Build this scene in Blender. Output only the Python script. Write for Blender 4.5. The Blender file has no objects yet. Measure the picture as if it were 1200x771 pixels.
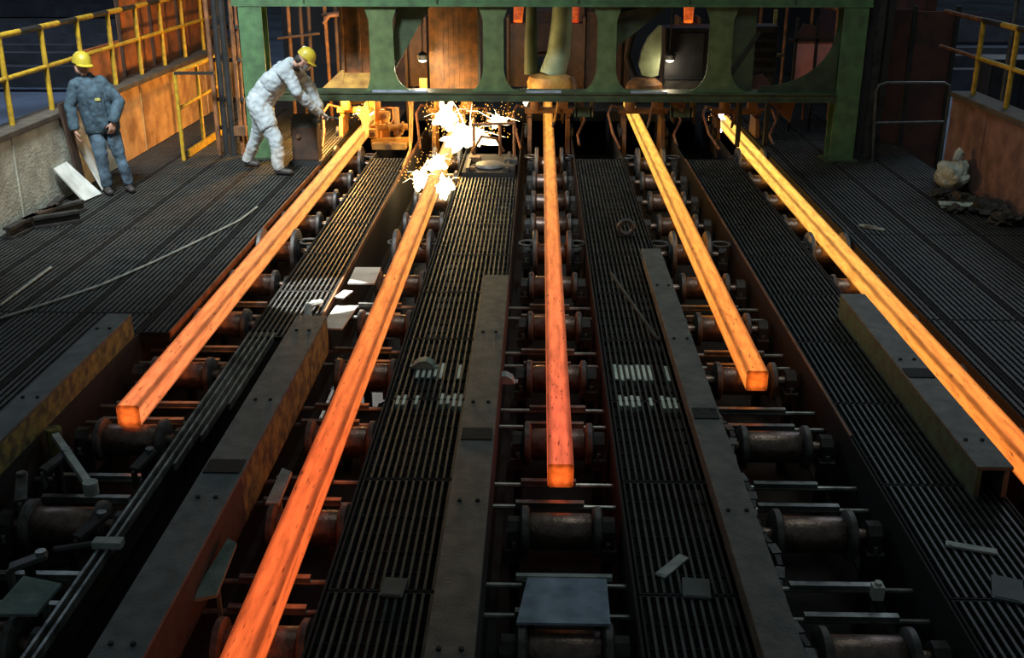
import bpy, bmesh, math, random
from mathutils import Vector, Matrix, noise
random.seed(7)
sc = bpy.context.scene
col = sc.collection
V = Vector

# ------------------------------------------------------------ camera
cam_data = bpy.data.cameras.new('camera')
cam = bpy.data.objects.new('camera', cam_data); col.objects.link(cam)
cam_data.sensor_width = 36.0
cam_data.lens = 36.0 * 1274.0 / 1200.0
cam_data.clip_end = 300
right = V((0.99968862, 0.02495312, 0.0)); up = V((-0.00882985, 0.3537472, 0.9352994)); fwd = V((-0.02333864, 0.93500816, -0.35385738))
cam.matrix_world = Matrix(((right.x, up.x, -fwd.x, 0), (right.y, up.y, -fwd.y, 0), (right.z, up.z, -fwd.z, 3.2), (0, 0, 0, 1)))
sc.camera = cam

# ------------------------------------------------------------ world, lights, exposure
w = bpy.data.worlds.new('hall_ambient'); sc.world = w; w.use_nodes = True
w.node_tree.nodes['Background'].inputs[0].default_value = (0.62, 0.80, 0.84, 1)
w.node_tree.nodes['Background'].inputs[1].default_value = 0.075
sc.view_settings.view_transform = 'Standard'
sc.view_settings.look = 'None'
sc.view_settings.exposure = 0.0
sc.view_settings.gamma = 1.0
sc.view_settings.use_curve_mapping = False

def lamp(name, kind, loc, energy, color, target=None, **kw):
    d = bpy.data.lights.new(name, kind); d.energy = energy; d.color = color
    for k, v in kw.items(): setattr(d, k, v)
    o = bpy.data.objects.new(name, d); col.objects.link(o); o.location = loc
    if target is not None:
        o.rotation_euler = (V(target) - V(loc)).to_track_quat('-Z', 'Y').to_euler()
    return o
# roof lamps of the hall (high above, out of frame)
lamp('roof_lamp', 'AREA', (-4.6, 8.5, 8.0), 300, (0.86, 0.97, 1.0), (-4.4, 14.5, 0.4), size=1.5, spread=math.radians(70))
lamp('roof_lamp', 'AREA', (2.0, 9.0, 9.0), 75, (0.86, 1.0, 0.94), (1.5, 12.5, 0), size=3.0, spread=math.radians(110))
# narrow shaft of light through the roof on the lane beside the second billet
lamp('roof_spot', 'SPOT', (-3.4, 9.0, 9.5), 26000, (1.0, 0.97, 0.9), (-1.97, 9.30, 0), spot_size=math.radians(6.2), spot_blend=0.2, shadow_soft_size=0.03)
# daylight of the neighbouring bays
lamp('bay_light', 'AREA', (-15, 22, 9), 900, (0.6, 0.75, 1.0), (-13, 26, 0), size=6.0)
lamp('bay_light', 'AREA', (12, 24, 9), 600, (0.7, 0.82, 1.0), (12, 24, 0), size=6.0)

# ------------------------------------------------------------ materials
def mat(name, c1, c2=None, rough=0.6, metal=0.0, scale=8.0, bump=0.0, bscale=60.0, detail=5.0, lo=0.35, hi=0.68, spec=0.5):
    m = bpy.data.materials.new(name); m.use_nodes = True
    nt = m.node_tree; b = nt.nodes['Principled BSDF']
    b.inputs['Roughness'].default_value = rough; b.inputs['Metallic'].default_value = metal
    b.inputs['Specular IOR Level'].default_value = spec
    if c2 is None: c2 = tuple(x * 0.6 for x in c1)
    tc = nt.nodes.new('ShaderNodeTexCoord')
    n = nt.nodes.new('ShaderNodeTexNoise'); n.inputs['Scale'].default_value = scale; n.inputs['Detail'].default_value = detail
    nt.links.new(tc.outputs['Object'], n.inputs['Vector'])
    r = nt.nodes.new('ShaderNodeValToRGB')
    r.color_ramp.elements[0].position = lo; r.color_ramp.elements[0].color = (*c2, 1)
    r.color_ramp.elements[1].position = hi; r.color_ramp.elements[1].color = (*c1, 1)
    nt.links.new(n.outputs['Fac'], r.inputs[0]); nt.links.new(r.outputs[0], b.inputs['Base Color'])
    if bump:
        n2 = nt.nodes.new('ShaderNodeTexNoise'); n2.inputs['Scale'].default_value = bscale; n2.inputs['Detail'].default_value = 6
        nt.links.new(tc.outputs['Object'], n2.inputs['Vector'])
        bp = nt.nodes.new('ShaderNodeBump'); bp.inputs['Strength'].default_value = bump; bp.inputs['Distance'].default_value = 0.02
        nt.links.new(n2.outputs['Fac'], bp.inputs['Height']); nt.links.new(bp.outputs[0], b.inputs['Normal'])
    return m

def emit(name, color, strength):
    m = bpy.data.materials.new(name); m.use_nodes = True
    nt = m.node_tree; b = nt.nodes['Principled BSDF']
    b.inputs['Base Color'].default_value = (0.02, 0.02, 0.02, 1)
    b.inputs['Emission Color'].default_value = (*color, 1); b.inputs['Emission Strength'].default_value = strength
    return m

def hot(name, near, far, y0, y1):
    """glowing steel: cooler towards its cut end, darker along its corners, scale flecks"""
    m = bpy.data.materials.new(name); m.use_nodes = True
    nt = m.node_tree; L = nt.links.new; N = nt.nodes.new
    b = nt.nodes['Principled BSDF']; b.inputs['Base Color'].default_value = (0.03, 0.018, 0.014, 1); b.inputs['Roughness'].default_value = 0.8
    tc = N('ShaderNodeTexCoord'); sx = N('ShaderNodeSeparateXYZ'); L(tc.outputs['Object'], sx.inputs[0])
    mr = N('ShaderNodeMapRange'); mr.inputs['From Min'].default_value = y0; mr.inputs['From Max'].default_value = y1
    L(sx.outputs['Y'], mr.inputs['Value'])
    mx = N('ShaderNodeMix'); mx.data_type = 'RGBA'
    mx.inputs[6].default_value = (*near, 1); mx.inputs[7].default_value = (*far, 1); L(mr.outputs[0], mx.inputs[0])
    def math_(op, a, bb=None):
        n = N('ShaderNodeMath'); n.operation = op
        for i, x in enumerate((a, bb)):
            if x is None: continue
            if isinstance(x, (int, float)): n.inputs[i].default_value = x
            else: L(x, n.inputs[i])
        return n.outputs[0]
    ax = math_('ABSOLUTE', sx.outputs['X'])
    az = math_('ABSOLUTE', sx.outputs['Z'])
    mn = math_('MINIMUM', ax, az)
    ed = N('ShaderNodeMapRange'); ed.inputs['From Min'].default_value = 0.040; ed.inputs['From Max'].default_value = 0.068
    ed.inputs['To Min'].default_value = 1.0; ed.inputs['To Max'].default_value = 0.36
    L(mn, ed.inputs['Value'])
    # on the cut end the rim is cooler than the core
    sn = N('ShaderNodeSeparateXYZ'); L(tc.outputs['Normal'], sn.inputs[0])
    isend = math_('GREATER_THAN', math_('ABSOLUTE', sn.outputs['Y']), 0.7)
    er = N('ShaderNodeMapRange'); er.inputs['From Min'].default_value = 0.035; er.inputs['From Max'].default_value = 0.068; er.inputs['To Min'].default_value = 0.0; er.inputs['To Max'].default_value = 0.6
    L(math_('MAXIMUM', ax, az), er.inputs['Value'])
    endf = math_('SUBTRACT', 1.0, math_('MULTIPLY', isend, er.outputs[0]))
    mp = N('ShaderNodeMapping'); mp.inputs['Scale'].default_value = (1, 0.16, 1); L(tc.outputs['Object'], mp.inputs[0])
    n1 = N('ShaderNodeTexNoise'); n1.inputs['Scale'].default_value = 22; n1.inputs['Detail'].default_value = 6; L(mp.outputs[0], n1.inputs['Vector'])
    r1 = N('ShaderNodeMapRange'); r1.inputs['From Min'].default_value = 0.33; r1.inputs['From Max'].default_value = 0.6; r1.inputs['To Min'].default_value = 0.72; r1.inputs['To Max'].default_value = 1.2
    L(n1.outputs['Fac'], r1.inputs['Value'])
    n2 = N('ShaderNodeTexNoise'); n2.inputs['Scale'].default_value = 60; n2.inputs['Detail'].default_value = 3; L(mp.outputs[0], n2.inputs['Vector'])
    r2 = N('ShaderNodeMapRange'); r2.inputs['From Min'].default_value = 0.28; r2.inputs['From Max'].default_value = 0.38; r2.inputs['To Min'].default_value = 0.3; r2.inputs['To Max'].default_value = 1.0
    L(n2.outputs['Fac'], r2.inputs['Value'])
    st = math_('MULTIPLY', math_('MULTIPLY', math_('MULTIPLY', ed.outputs[0], endf), r1.outputs[0]), r2.outputs[0])
    me_ = N('ShaderNodeMix'); me_.data_type = 'RGBA'; me_.inputs[7].default_value = (1.25, 0.17, 0.012, 1)
    L(math_('MULTIPLY', isend, 0.8), me_.inputs[0]); L(mx.outputs[2], me_.inputs[6])
    gm = N('ShaderNodeVectorMath'); gm.operation = 'SCALE'; L(me_.outputs[2], gm.inputs[0]); L(st, gm.inputs['Scale'])
    L(gm.outputs[0], b.inputs['Emission Color']); b.inputs['Emission Strength'].default_value = 1.0
    return m

M = {}
M['deck'] = mat('deck_steel', (0.085, 0.085, 0.08), (0.035, 0.036, 0.036), 0.55, 0.3, 3.0, 0.3, 90)
M['deck_plate'] = mat('deck_plate', (0.020, 0.021, 0.02), (0.010, 0.010, 0.010), 0.7, 0.0, 5.0, 0.4, 80)
M['bar'] = mat('grating_bar', (0.085, 0.09, 0.085), (0.036, 0.038, 0.036), 0.5, 0.35, 6.0)
M['bar_dim'] = mat('grating_bar_worn', (0.048, 0.05, 0.047), (0.022, 0.023, 0.022), 0.6, 0.1, 6.0)
M['pit'] = mat('pit_black', (0.02, 0.019, 0.018), (0.006, 0.006, 0.006), 0.9, 0, 3.0, 0.5, 20)
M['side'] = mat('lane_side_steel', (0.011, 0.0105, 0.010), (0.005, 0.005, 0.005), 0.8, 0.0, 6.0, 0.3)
M['roller'] = mat('roller_steel', (0.36, 0.25, 0.205), (0.13, 0.09, 0.075), 0.36, 0.75, 10.0, 0.2)
M['flange'] = mat('flange_steel', (0.18, 0.17, 0.165), (0.06, 0.056, 0.053), 0.5, 0.3, 9.0, 0.2)
M['block'] = mat('bearing_block', (0.06, 0.056, 0.053), (0.02, 0.019, 0.018), 0.6, 0.1, 10.0, 0.2)
M['pipe'] = mat('cross_pipe', (0.46, 0.48, 0.44), (0.12, 0.12, 0.115), 0.35, 0.6, 8.0)
M['beam'] = mat('girder_steel', (0.16, 0.15, 0.13), (0.09, 0.088, 0.08), 0.6, 0.2, 9.0, 0.35, 60)
M['beam_grey'] = mat('girder_grey', (0.15, 0.165, 0.165), (0.09, 0.10, 0.10), 0.6, 0.2, 9.0, 0.35, 60)
M['yellow_worn'] = mat('worn_yellow_paint', (0.26, 0.225, 0.06), (0.06, 0.055, 0.035), 0.7, 0, 12.0, 0.3, 40, lo=0.36, hi=0.62)
M['green_worn'] = mat('worn_green_paint', (0.07, 0.17, 0.09), (0.05, 0.07, 0.05), 0.6, 0, 9.0, 0.3)
M['brown_worn'] = mat('brown_side', (0.05, 0.042, 0.034), (0.025, 0.022, 0.018), 0.7, 0, 9.0, 0.3)
M['green'] = mat('green_paint', (0.09, 0.19, 0.08), (0.055, 0.105, 0.05), 0.5, 0, 6.0, 0.2, 40)
M['green_warm_lit'] = mat('warm_lit_green_paint', (0.13, 0.19, 0.075), (0.075, 0.11, 0.045), 0.5, 0, 6.0, 0.2, 40)  # green paint with warm light from below tinted in
M['green_dark'] = mat('dirty_green_paint', (0.055, 0.085, 0.04), (0.028, 0.042, 0.022), 0.55, 0, 6.0, 0.2, 40)
M['green_pale'] = mat('pale_green_paint', (0.34, 0.42, 0.27), (0.2, 0.25, 0.15), 0.5, 0, 6.0, 0.2)
M['bluesteel'] = mat('blue_steel', (0.42, 0.50, 0.62), (0.2, 0.25, 0.33), 0.3, 0.2, 7.0)
M['rust'] = mat('rust_plate', (0.22, 0.095, 0.03), (0.08, 0.04, 0.02), 0.7, 0, 7.0, 0.3, 40)
M['rust_flame_lit'] = mat('flame_lit_rust', (0.70, 0.38, 0.08), (0.32, 0.15, 0.04), 0.6, 0, 5.0, 0.3, 30)  # rust with the yellow flame light painted into its colour
M['rust_dark'] = mat('rust_dark', (0.07, 0.035, 0.02), (0.03, 0.018, 0.012), 0.75, 0, 6.0, 0.3)
M['red_dark'] = mat('dark_red_plate', (0.10, 0.035, 0.028), (0.045, 0.022, 0.02), 0.7, 0, 4.0, 0.2)
M['pink'] = mat('pink_board', (0.85, 0.36, 0.34), (0.7, 0.27, 0.26), 0.6, 0, 4.0)
M['black'] = mat('soot_black', (0.02, 0.02, 0.02), (0.008, 0.008, 0.008), 0.7, 0, 6.0, 0.3)
M['blackblue'] = mat('blue_black_box', (0.022, 0.025, 0.035), (0.010, 0.011, 0.016), 0.6, 0, 6.0)
M['concrete'] = mat('concrete', (0.62, 0.61, 0.50), (0.36, 0.34, 0.27), 0.9, 0, 4.0, 0.5, 30)
M['concrete_rust_lit'] = mat('orange_lit_rusty_concrete', (0.62, 0.36, 0.13), (0.28, 0.13, 0.04), 0.9, 0, 3.5, 0.5, 30)  # rust brown plus the orange cutting glow, both in the colour
M['concrete_red'] = mat('reddish_concrete', (0.23, 0.13, 0.11), (0.12, 0.062, 0.055), 0.9, 0, 5.0, 0.5, 30)
M['coping'] = mat('dark_coping', (0.10, 0.075, 0.05), (0.05, 0.04, 0.03), 0.8, 0, 5.0, 0.3)
M['yellow'] = mat('yellow_paint', (0.56, 0.35, 0.02), (0.32, 0.19, 0.02), 0.5, 0, 14.0)
M['black_paint'] = mat('black_paint', (0.03, 0.025, 0.02), (0.015, 0.013, 0.01), 0.5, 0, 14.0)
M['screen'] = mat('rusty_screen_sheet', (0.42, 0.13, 0.03), (0.13, 0.05, 0.018), 0.7, 0, 3.0, 0.3)
M['greypipe'] = mat('grey_pipe', (0.10, 0.105, 0.10), (0.05, 0.052, 0.05), 0.5, 0.2, 10)
M['rustpipe'] = mat('rust_pipe', (0.30, 0.12, 0.045), (0.10, 0.045, 0.02), 0.6, 0, 6.0)
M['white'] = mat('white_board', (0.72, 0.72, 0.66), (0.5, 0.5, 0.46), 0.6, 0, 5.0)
M['palesheet'] = mat('pale_sheet', (0.52, 0.56, 0.52), (0.26, 0.29, 0.27), 0.6, 0, 7.0, 0.3)
M['greensheet'] = mat('grey_green_sheet', (0.24, 0.34, 0.29), (0.12, 0.17, 0.15), 0.6, 0, 7.0, 0.3)
M['patch'] = mat('dull_patch_plate', (0.11, 0.13, 0.12), (0.07, 0.085, 0.08), 0.6, 0, 7.0)
M['scrap'] = mat('scrap_steel', (0.05, 0.045, 0.04), (0.02, 0.018, 0.016), 0.6, 0.2, 7.0, 0.4)
M['hose'] = mat('pale_hose', (0.38, 0.39, 0.33), (0.2, 0.21, 0.18), 0.6, 0, 9.0)
M['hallfloor'] = mat('bay_floor', (0.13, 0.16, 0.22), (0.05, 0.065, 0.095), 0.7, 0, 0.5, 0.2, 8)
M['hallwall'] = mat('hall_wall', (0.03, 0.033, 0.036), (0.014, 0.015, 0.017), 0.8, 0, 1.5)
M['stock'] = mat('stock_billet', (0.06, 0.062, 0.075), (0.03, 0.03, 0.036), 0.6, 0.2, 2.0)
M['skin'] = mat('skin', (0.46, 0.26, 0.18), (0.38, 0.2, 0.14), 0.6, 0, 12)
M['suit'] = mat('white_suit_cloth', (0.40, 0.44, 0.46), (0.27, 0.30, 0.32), 0.85, 0, 9, 0.3, 60)
M['gaiter'] = mat('white_gaiter', (0.5, 0.49, 0.47), (0.32, 0.31, 0.3), 0.85, 0, 14, 0.3, 60)
M['denim'] = mat('denim_jacket', (0.055, 0.095, 0.125), (0.022, 0.04, 0.055), 0.85, 0, 14, 0.3, 80)
M['denim_pale'] = mat('denim_trousers', (0.09, 0.145, 0.20), (0.015, 0.024, 0.034), 0.85, 0, 7, 0.3, 80)
M['boot'] = mat('dark_boot', (0.05, 0.04, 0.035), (0.025, 0.02, 0.02), 0.6, 0, 20)
M['glove'] = mat('pale_glove', (0.55, 0.52, 0.48), (0.38, 0.34, 0.3), 0.85, 0, 20)
M['helmet'] = mat('yellow_helmet', (0.48, 0.37, 0.025), (0.36, 0.28, 0.025), 0.45, 0, 10)
M['helmet_white'] = mat('helmet_badge', (0.8, 0.8, 0.76), (0.7, 0.7, 0.66), 0.4, 0, 10)
M['visor'] = mat('grey_visor', (0.28, 0.29, 0.30), (0.18, 0.19, 0.2), 0.3, 0.2, 10)
M['hair'] = mat('dark_hair', (0.03, 0.022, 0.018), (0.015, 0.012, 0.01), 0.7, 0, 30)
M['eye'] = mat('eye_dark', (0.02, 0.015, 0.012), (0.01, 0.01, 0.01), 0.3, 0, 30)
M['badge'] = mat('yellow_badge', (0.5, 0.45, 0.12), (0.4, 0.35, 0.1), 0.6, 0, 30)
M['light_patch_pale'] = mat('light_patch_green', (0.85, 0.92, 0.80), (0.45, 0.5, 0.43), 0.6, 0, 6.0)  # brightness of the grating light patch put into the colour
M['denim_dark'] = mat('dark_denim', (0.035, 0.045, 0.055), (0.018, 0.022, 0.028), 0.85, 0, 9, 0.3, 80)
M['ember'] = emit('ember_yellow', (1.0, 0.42, 0.06), 2.6)
M['spark'] = emit('spark_white', (1.0, 0.86, 0.5), 9.0)
M['flame'] = emit('flame_white', (1.0, 0.80, 0.42), 6.0)
M['arc'] = emit('torch_white', (0.9, 0.92, 1.0), 8.0)
M['bulb'] = emit('lamp_bulb', (1.0, 0.86, 0.62), 7.0)
M['hot_red'] = hot('dull_red_steel', (0.55, 0.045, 0.01), (0.30, 0.02, 0.005), 0.0, 0.6)
M['hot_orange'] = hot('orange_steel', (1.3, 0.20, 0.02), (0.7, 0.07, 0.01), 0.0, 0.6)

# ------------------------------------------------------------ mesh helpers
def wloc(o):
    p = V((0, 0, 0))
    while o is not None: p = p + o.location; o = o.parent
    return p

class MB:
    def __init__(self): self.v = []; self.f = []
    def add(self, vs, fs):
        n = len(self.v); self.v += [V(x) for x in vs]; self.f += [tuple(i + n for i in f) for f in fs]; return self
    def box(self, x0, x1, y0, y1, z0, z1):
        return self.add([(x0,y0,z0),(x1,y0,z0),(x1,y1,z0),(x0,y1,z0),(x0,y0,z1),(x1,y0,z1),(x1,y1,z1),(x0,y1,z1)],
                        [(3,2,1,0),(4,5,6,7),(0,1,5,4),(1,2,6,5),(2,3,7,6),(3,0,4,7)])
    def obox(self, c, size, mtx):
        h = V(size) / 2; c = V(c); vs = []
        for z in (-1, 1):
            for x, y in ((-1,-1),(1,-1),(1,1),(-1,1)): vs.append(c + mtx @ V((x*h.x, y*h.y, z*h.z)))
        return self.add(vs, [(3,2,1,0),(4,5,6,7),(0,1,5,4),(1,2,6,5),(2,3,7,6),(3,0,4,7)])
    def bar(self, p, q, wd, ht, upv=(0,0,1)):
        p = V(p); q = V(q); d = (q - p); L = d.length; d.normalize(); u = V(upv)
        if abs(d.dot(u)) > 0.98: u = V((1, 0, 0))
        s = d.cross(u).normalized(); u = s.cross(d)
        m = Matrix((s, d, u)).transposed()
        return self.obox((p + q) / 2, (wd, L, ht), m)
    def tube(self, pts, r, seg=8, r2=None):
        pts = [V(p) for p in pts]; n = len(pts); vs = []; fs = []
        ref = None
        for i, p in enumerate(pts):
            d = (pts[min(i+1, n-1)] - pts[max(i-1, 0)]).normalized()
            if ref is None: ref = V((0,0,1)) if abs(d.z) < 0.9 else V((1,0,0))
            s = d.cross(ref).normalized(); u = s.cross(d); ref = u
            rr = r if r2 is None else r + (r2 - r) * i / (n - 1)
            for k in range(seg):
                a = 2 * math.pi * k / seg; vs.append(p + s * math.cos(a) * rr + u * math.sin(a) * rr)
        for i in range(n - 1):
            for k in range(seg):
                a = i*seg+k; b = i*seg+(k+1) % seg; fs.append((a, b, b+seg, a+seg))
        fs.append(tuple(reversed(range(seg)))); fs.append(tuple(range((n-1)*seg, n*seg)))
        return self.add(vs, fs)
    def cyl(self, p, q, r, seg=16, r2=None): return self.tube([p, q], r, seg, r2)
    def lathe(self, prof, c, axis='z', seg=20):
        """prof: list of (r, h) ; closed at both ends"""
        c = V(c); vs = []; fs = []; n = len(prof)
        for r, h in prof:
            for k in range(seg):
                a = 2*math.pi*k/seg; x, y = r*math.cos(a), r*math.sin(a)
                vs.append(c + (V((x, y, h)) if axis == 'z' else V((h, x, y)) if axis == 'x' else V((x, h, y))))
        for i in range(n-1):
            for k in range(seg): a = i*seg+k; b = i*seg+(k+1) % seg; fs.append((a, b, b+seg, a+seg))
        fs.append(tuple(reversed(range(seg)))); fs.append(tuple(range((n-1)*seg, n*seg)))
        return self.add(vs, fs)
    def prism(self, poly, axis, a0, a1):
        """poly in the plane across axis: 'y' -> (x,z), 'x' -> (y,z), 'z' -> (x,y)"""
        def P(u, v, a): return (u, a, v) if axis == 'y' else (a, u, v) if axis == 'x' else (u, v, a)
        n = len(poly); vs = [P(u, v, a0) for u, v in poly] + [P(u, v, a1) for u, v in poly]
        fs = [tuple(range(n)), tuple(reversed(range(n, 2*n)))] + [(i, i+n, (i+1) % n + n, (i+1) % n) for i in range(n)]
        return self.add(vs, fs)
    def sheet(self, a, b, c, d, t):
        """four corner points (in order), thickened by t"""
        a, b, c, d = map(V, (a, b, c, d)); n = (b - a).cross(d - a).normalized() * t
        return self.add([a, b, c, d, a+n, b+n, c+n, d+n], [(3,2,1,0),(4,5,6,7),(0,1,5,4),(1,2,6,5),(2,3,7,6),(3,0,4,7)])
    def ball(self, c, r, seg=12, rings=8, sq=(1, 1, 1)):
        c = V(c); vs = []; fs = []
        for i in range(1, rings):
            t = math.pi * i / rings
            for k in range(seg):
                a = 2*math.pi*k/seg
                vs.append(c + V((math.sin(t)*math.cos(a)*r*sq[0], math.sin(t)*math.sin(a)*r*sq[1], math.cos(t)*r*sq[2])))
        top = len(vs); vs.append(c + V((0, 0, r*sq[2]))); bot = len(vs); vs.append(c - V((0, 0, r*sq[2])))
        for i in range(rings-2):
            for k in range(seg): a = i*seg+k; b = i*seg+(k+1) % seg; fs.append((a, a+seg, b+seg, b))
        for k in range(seg):
            fs.append((top, k, (k+1) % seg)); fs.append((bot, (rings-2)*seg+(k+1) % seg, (rings-2)*seg+k))
        return self.add(vs, fs)
    def mesh(self, name, off=V((0,0,0)), smooth=False, bevel=0.0):
        bm = bmesh.new()
        vs = [bm.verts.new(v - off) for v in self.v]
        for f in self.f:
            try: bm.faces.new([vs[i] for i in f])
            except ValueError: pass
        bmesh.ops.recalc_face_normals(bm, faces=bm.faces)
        if bevel: bmesh.ops.bevel(bm, geom=list(bm.edges), offset=bevel, segments=2, affect='EDGES', profile=0.5)
        me = bpy.data.meshes.new(name); bm.to_mesh(me); bm.free()
        if smooth:
            me.polygons.foreach_set('use_smooth', [True] * len(me.polygons))
            me.set_sharp_from_angle(angle=math.radians(38))
        return me
    def build(self, name, m, parent=None, smooth=False, bevel=0.0, origin=None):
        if parent is not None: off = wloc(parent); loc = V((0, 0, 0))
        else:
            xs = [v.x for v in self.v]; ys = [v.y for v in self.v]; zs = [v.z for v in self.v]
            off = V(origin) if origin is not None else V(((min(xs)+max(xs))/2, (min(ys)+max(ys))/2, min(zs))); loc = off
        me = self.mesh(name, off, smooth, bevel); me.materials.append(M[m] if isinstance(m, str) else m)
        o = bpy.data.objects.new(name, me); col.objects.link(o); o.location = loc
        if parent is not None: o.parent = parent
        return o

def tag(o, label, cat, group=None, kind=None):
    if label: o['label'] = label
    if cat: o['category'] = cat
    if group: o['group'] = group
    if kind: o['kind'] = kind
    return o
def thing(name, loc, label, cat, group=None):
    o = bpy.data.objects.new(name, None); col.objects.link(o); o.location = loc; o.empty_display_size = 0.1
    return tag(o, label, cat, group)
def struct(o, label=None):
    o['kind'] = 'structure'
    if label: o['label'] = label
    return o
def stuff(o): o['kind'] = 'stuff'; return o
def copy_tree(o, parent=None):
    c = o.copy(); col.objects.link(c); c.parent = parent
    for ch in list(o.children): copy_tree(ch, c)
    return c

# ============================================================ THE SETTING
SX = [-2.80, -1.345, 0.15, 1.625, 3.085]                 # strand centre lines
LANES = [(-3.28, -2.38), (-1.84, -1.08), (-0.27, 0.50), (1.20, 2.06), (2.78, 3.46)]
DY0, DY1 = 3.4, 19.5
pit = struct(MB().box(-7, 7, 2.5, 30, -1.15, -1.0).build('floor', 'pit'), 'black pit floor below the roller lanes')  # near-black base colour

# decks of bar grating
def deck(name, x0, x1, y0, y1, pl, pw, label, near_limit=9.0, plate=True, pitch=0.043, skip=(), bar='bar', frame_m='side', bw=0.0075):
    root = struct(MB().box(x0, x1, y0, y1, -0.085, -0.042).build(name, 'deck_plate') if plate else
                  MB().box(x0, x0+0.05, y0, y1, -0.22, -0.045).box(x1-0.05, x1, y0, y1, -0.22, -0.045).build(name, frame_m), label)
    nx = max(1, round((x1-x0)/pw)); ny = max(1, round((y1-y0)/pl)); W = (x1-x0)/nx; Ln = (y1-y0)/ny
    nb = max(2, int((W-0.05)/pitch)); shared = {}
    for i in range(nx):
        for j in range(ny):
            if (i, j) in skip: continue
            ax, ay = x0+i*W, y0+j*Ln; g = 0.006
            mb = MB()
            mb.box(ax+g, ax+g+0.012, ay+g, ay+Ln-g, -0.04, 0.0).box(ax+W-g-0.012, ax+W-g, ay+g, ay+Ln-g, -0.04, 0.0)
            for yy in (ay+g, ay+Ln-g-0.01): mb.box(ax+g+0.012, ax+W-g-0.012, yy, yy+0.01, -0.04, -0.002)
            k = 0.19
            while k < Ln-0.1: mb.box(ax+g+0.012, ax+W-g-0.012, ay+k, ay+k+0.008, -0.03, -0.012); k += 0.19
            pn = mb.build('grating_panel', 'side', root)
            xs = [ax+0.03+(W-0.06)*(b+0.5)/nb for b in range(nb)]
            if ay < near_limit:
                for bx in xs:
                    key = 'b'
                    if key not in shared:
                        me = MB().box(-bw, bw, g+0.012, Ln-g-0.012, -0.04, 0.0).mesh('bar'); me.materials.append(M[bar]); shared[key] = me
                    o = bpy.data.objects.new('bar', shared[key]); col.objects.link(o); o.parent = pn
                    o.location = V((bx, ay, 0)) - wloc(pn)
            else:
                mb = MB()
                for bx in xs: mb.box(bx-bw, bx+bw, ay+g+0.012, ay+Ln-g-0.012, -0.04, 0.0)
                stuff(mb.build('bearing_bars', bar, pn))
    return root
deck('floor_left', -5.77, -3.30, DY0, DY1, 2.7, 0.62, 'dark ribbed steel deck between left parapet and leftmost billet lane', 0, True, 0.05, bar='bar_dim', bw=0.014)
deck('floor_right', 3.48, 5.40, DY0, DY1, 2.7, 0.64, 'dark ribbed steel deck between rightmost billet lane and right parapet', 0, True, 0.05, bar='bar_dim', bw=0.014)
deck('floor_walkway', -2.38, -1.86, 3.5, 15.3, 1.18, 0.6, 'narrow bar grating walkway between first and second billet lanes', 9.0, False, skip=((0,0),(0,1),(0,2),(0,3)))
deck('floor_walkway', -1.06, -0.29, 3.5, 14.1, 1.18, 0.9, 'bar grating walkway between second and middle billet lanes', 9.0, False)
deck('floor_walkway', 0.52, 1.18, 3.5, 15.3, 1.18, 0.9, 'bar grating walkway between middle and fourth billet lanes', 9.0, False)
deck('floor_walkway', 2.08, 2.76, 3.5, 15.3, 1.18, 0.9, 'bar grating walkway between fourth and rightmost billet lanes', 9.0, False)
deck('floor_strip', -3.29, -3.04, 8.3, DY1, 2.7, 0.25, 'narrow dark deck strip left of the leftmost billet', 0, True, 0.05, bar='bar_dim', bw=0.014)
deck('floor_strip', 3.31, 3.47, DY0, DY1, 2.7, 0.2, 'narrow dark deck strip right of the rightmost billet', 0, True, 0.05, bar='bar_dim', bw=0.014)
# floor under the cutting station
struct(MB().box(-5.77, 5.4, 19.5, 26, -0.2, -0.02).build('floor_station', 'deck_plate'), 'dark deck behind the green cutting station')

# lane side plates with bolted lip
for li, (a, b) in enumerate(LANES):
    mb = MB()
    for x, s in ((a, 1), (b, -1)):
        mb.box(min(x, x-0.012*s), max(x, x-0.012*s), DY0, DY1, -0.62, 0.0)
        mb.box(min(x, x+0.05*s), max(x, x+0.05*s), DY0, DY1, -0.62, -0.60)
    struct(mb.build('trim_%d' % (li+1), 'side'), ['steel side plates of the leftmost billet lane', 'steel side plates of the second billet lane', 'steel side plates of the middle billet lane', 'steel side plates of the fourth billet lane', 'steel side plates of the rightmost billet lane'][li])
# thin bright edge rails along the walkways
for x, y0, y1, m, nm in ((-2.36, 3.5, 8.3, 'bar', 'pale thin edge rail left of the open walkway gap'), (-2.31, 3.5, 8.3, 'bar', 'second thin rail beside the open walkway gap'), (-2.26, 6.0, 8.3, 'bar', 'third thin rail beside the open walkway gap'), (-2.21, 6.4, 8.3, 'bar', 'fourth thin rail beside the open walkway gap'), (-2.16, 6.9, 8.3, 'bar', 'fifth thin rail beside the open walkway gap'), (-1.845, 8.2, 16.5, 'rustpipe', 'rusty edge rail left of the second billet'),
                     (2.07, 6.5, 15.3, 'rustpipe', 'rusty edge rail between fourth and rightmost lanes'), (-3.03, 8.3, 15.0, 'rustpipe', 'rusty edge rail left of the leftmost billet')):
    struct(MB().box(x-0.008, x+0.008, y0, y1, -0.04, 0.012).build('trim_edge', 'pipe' if m == 'bar' else m), nm)

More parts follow.
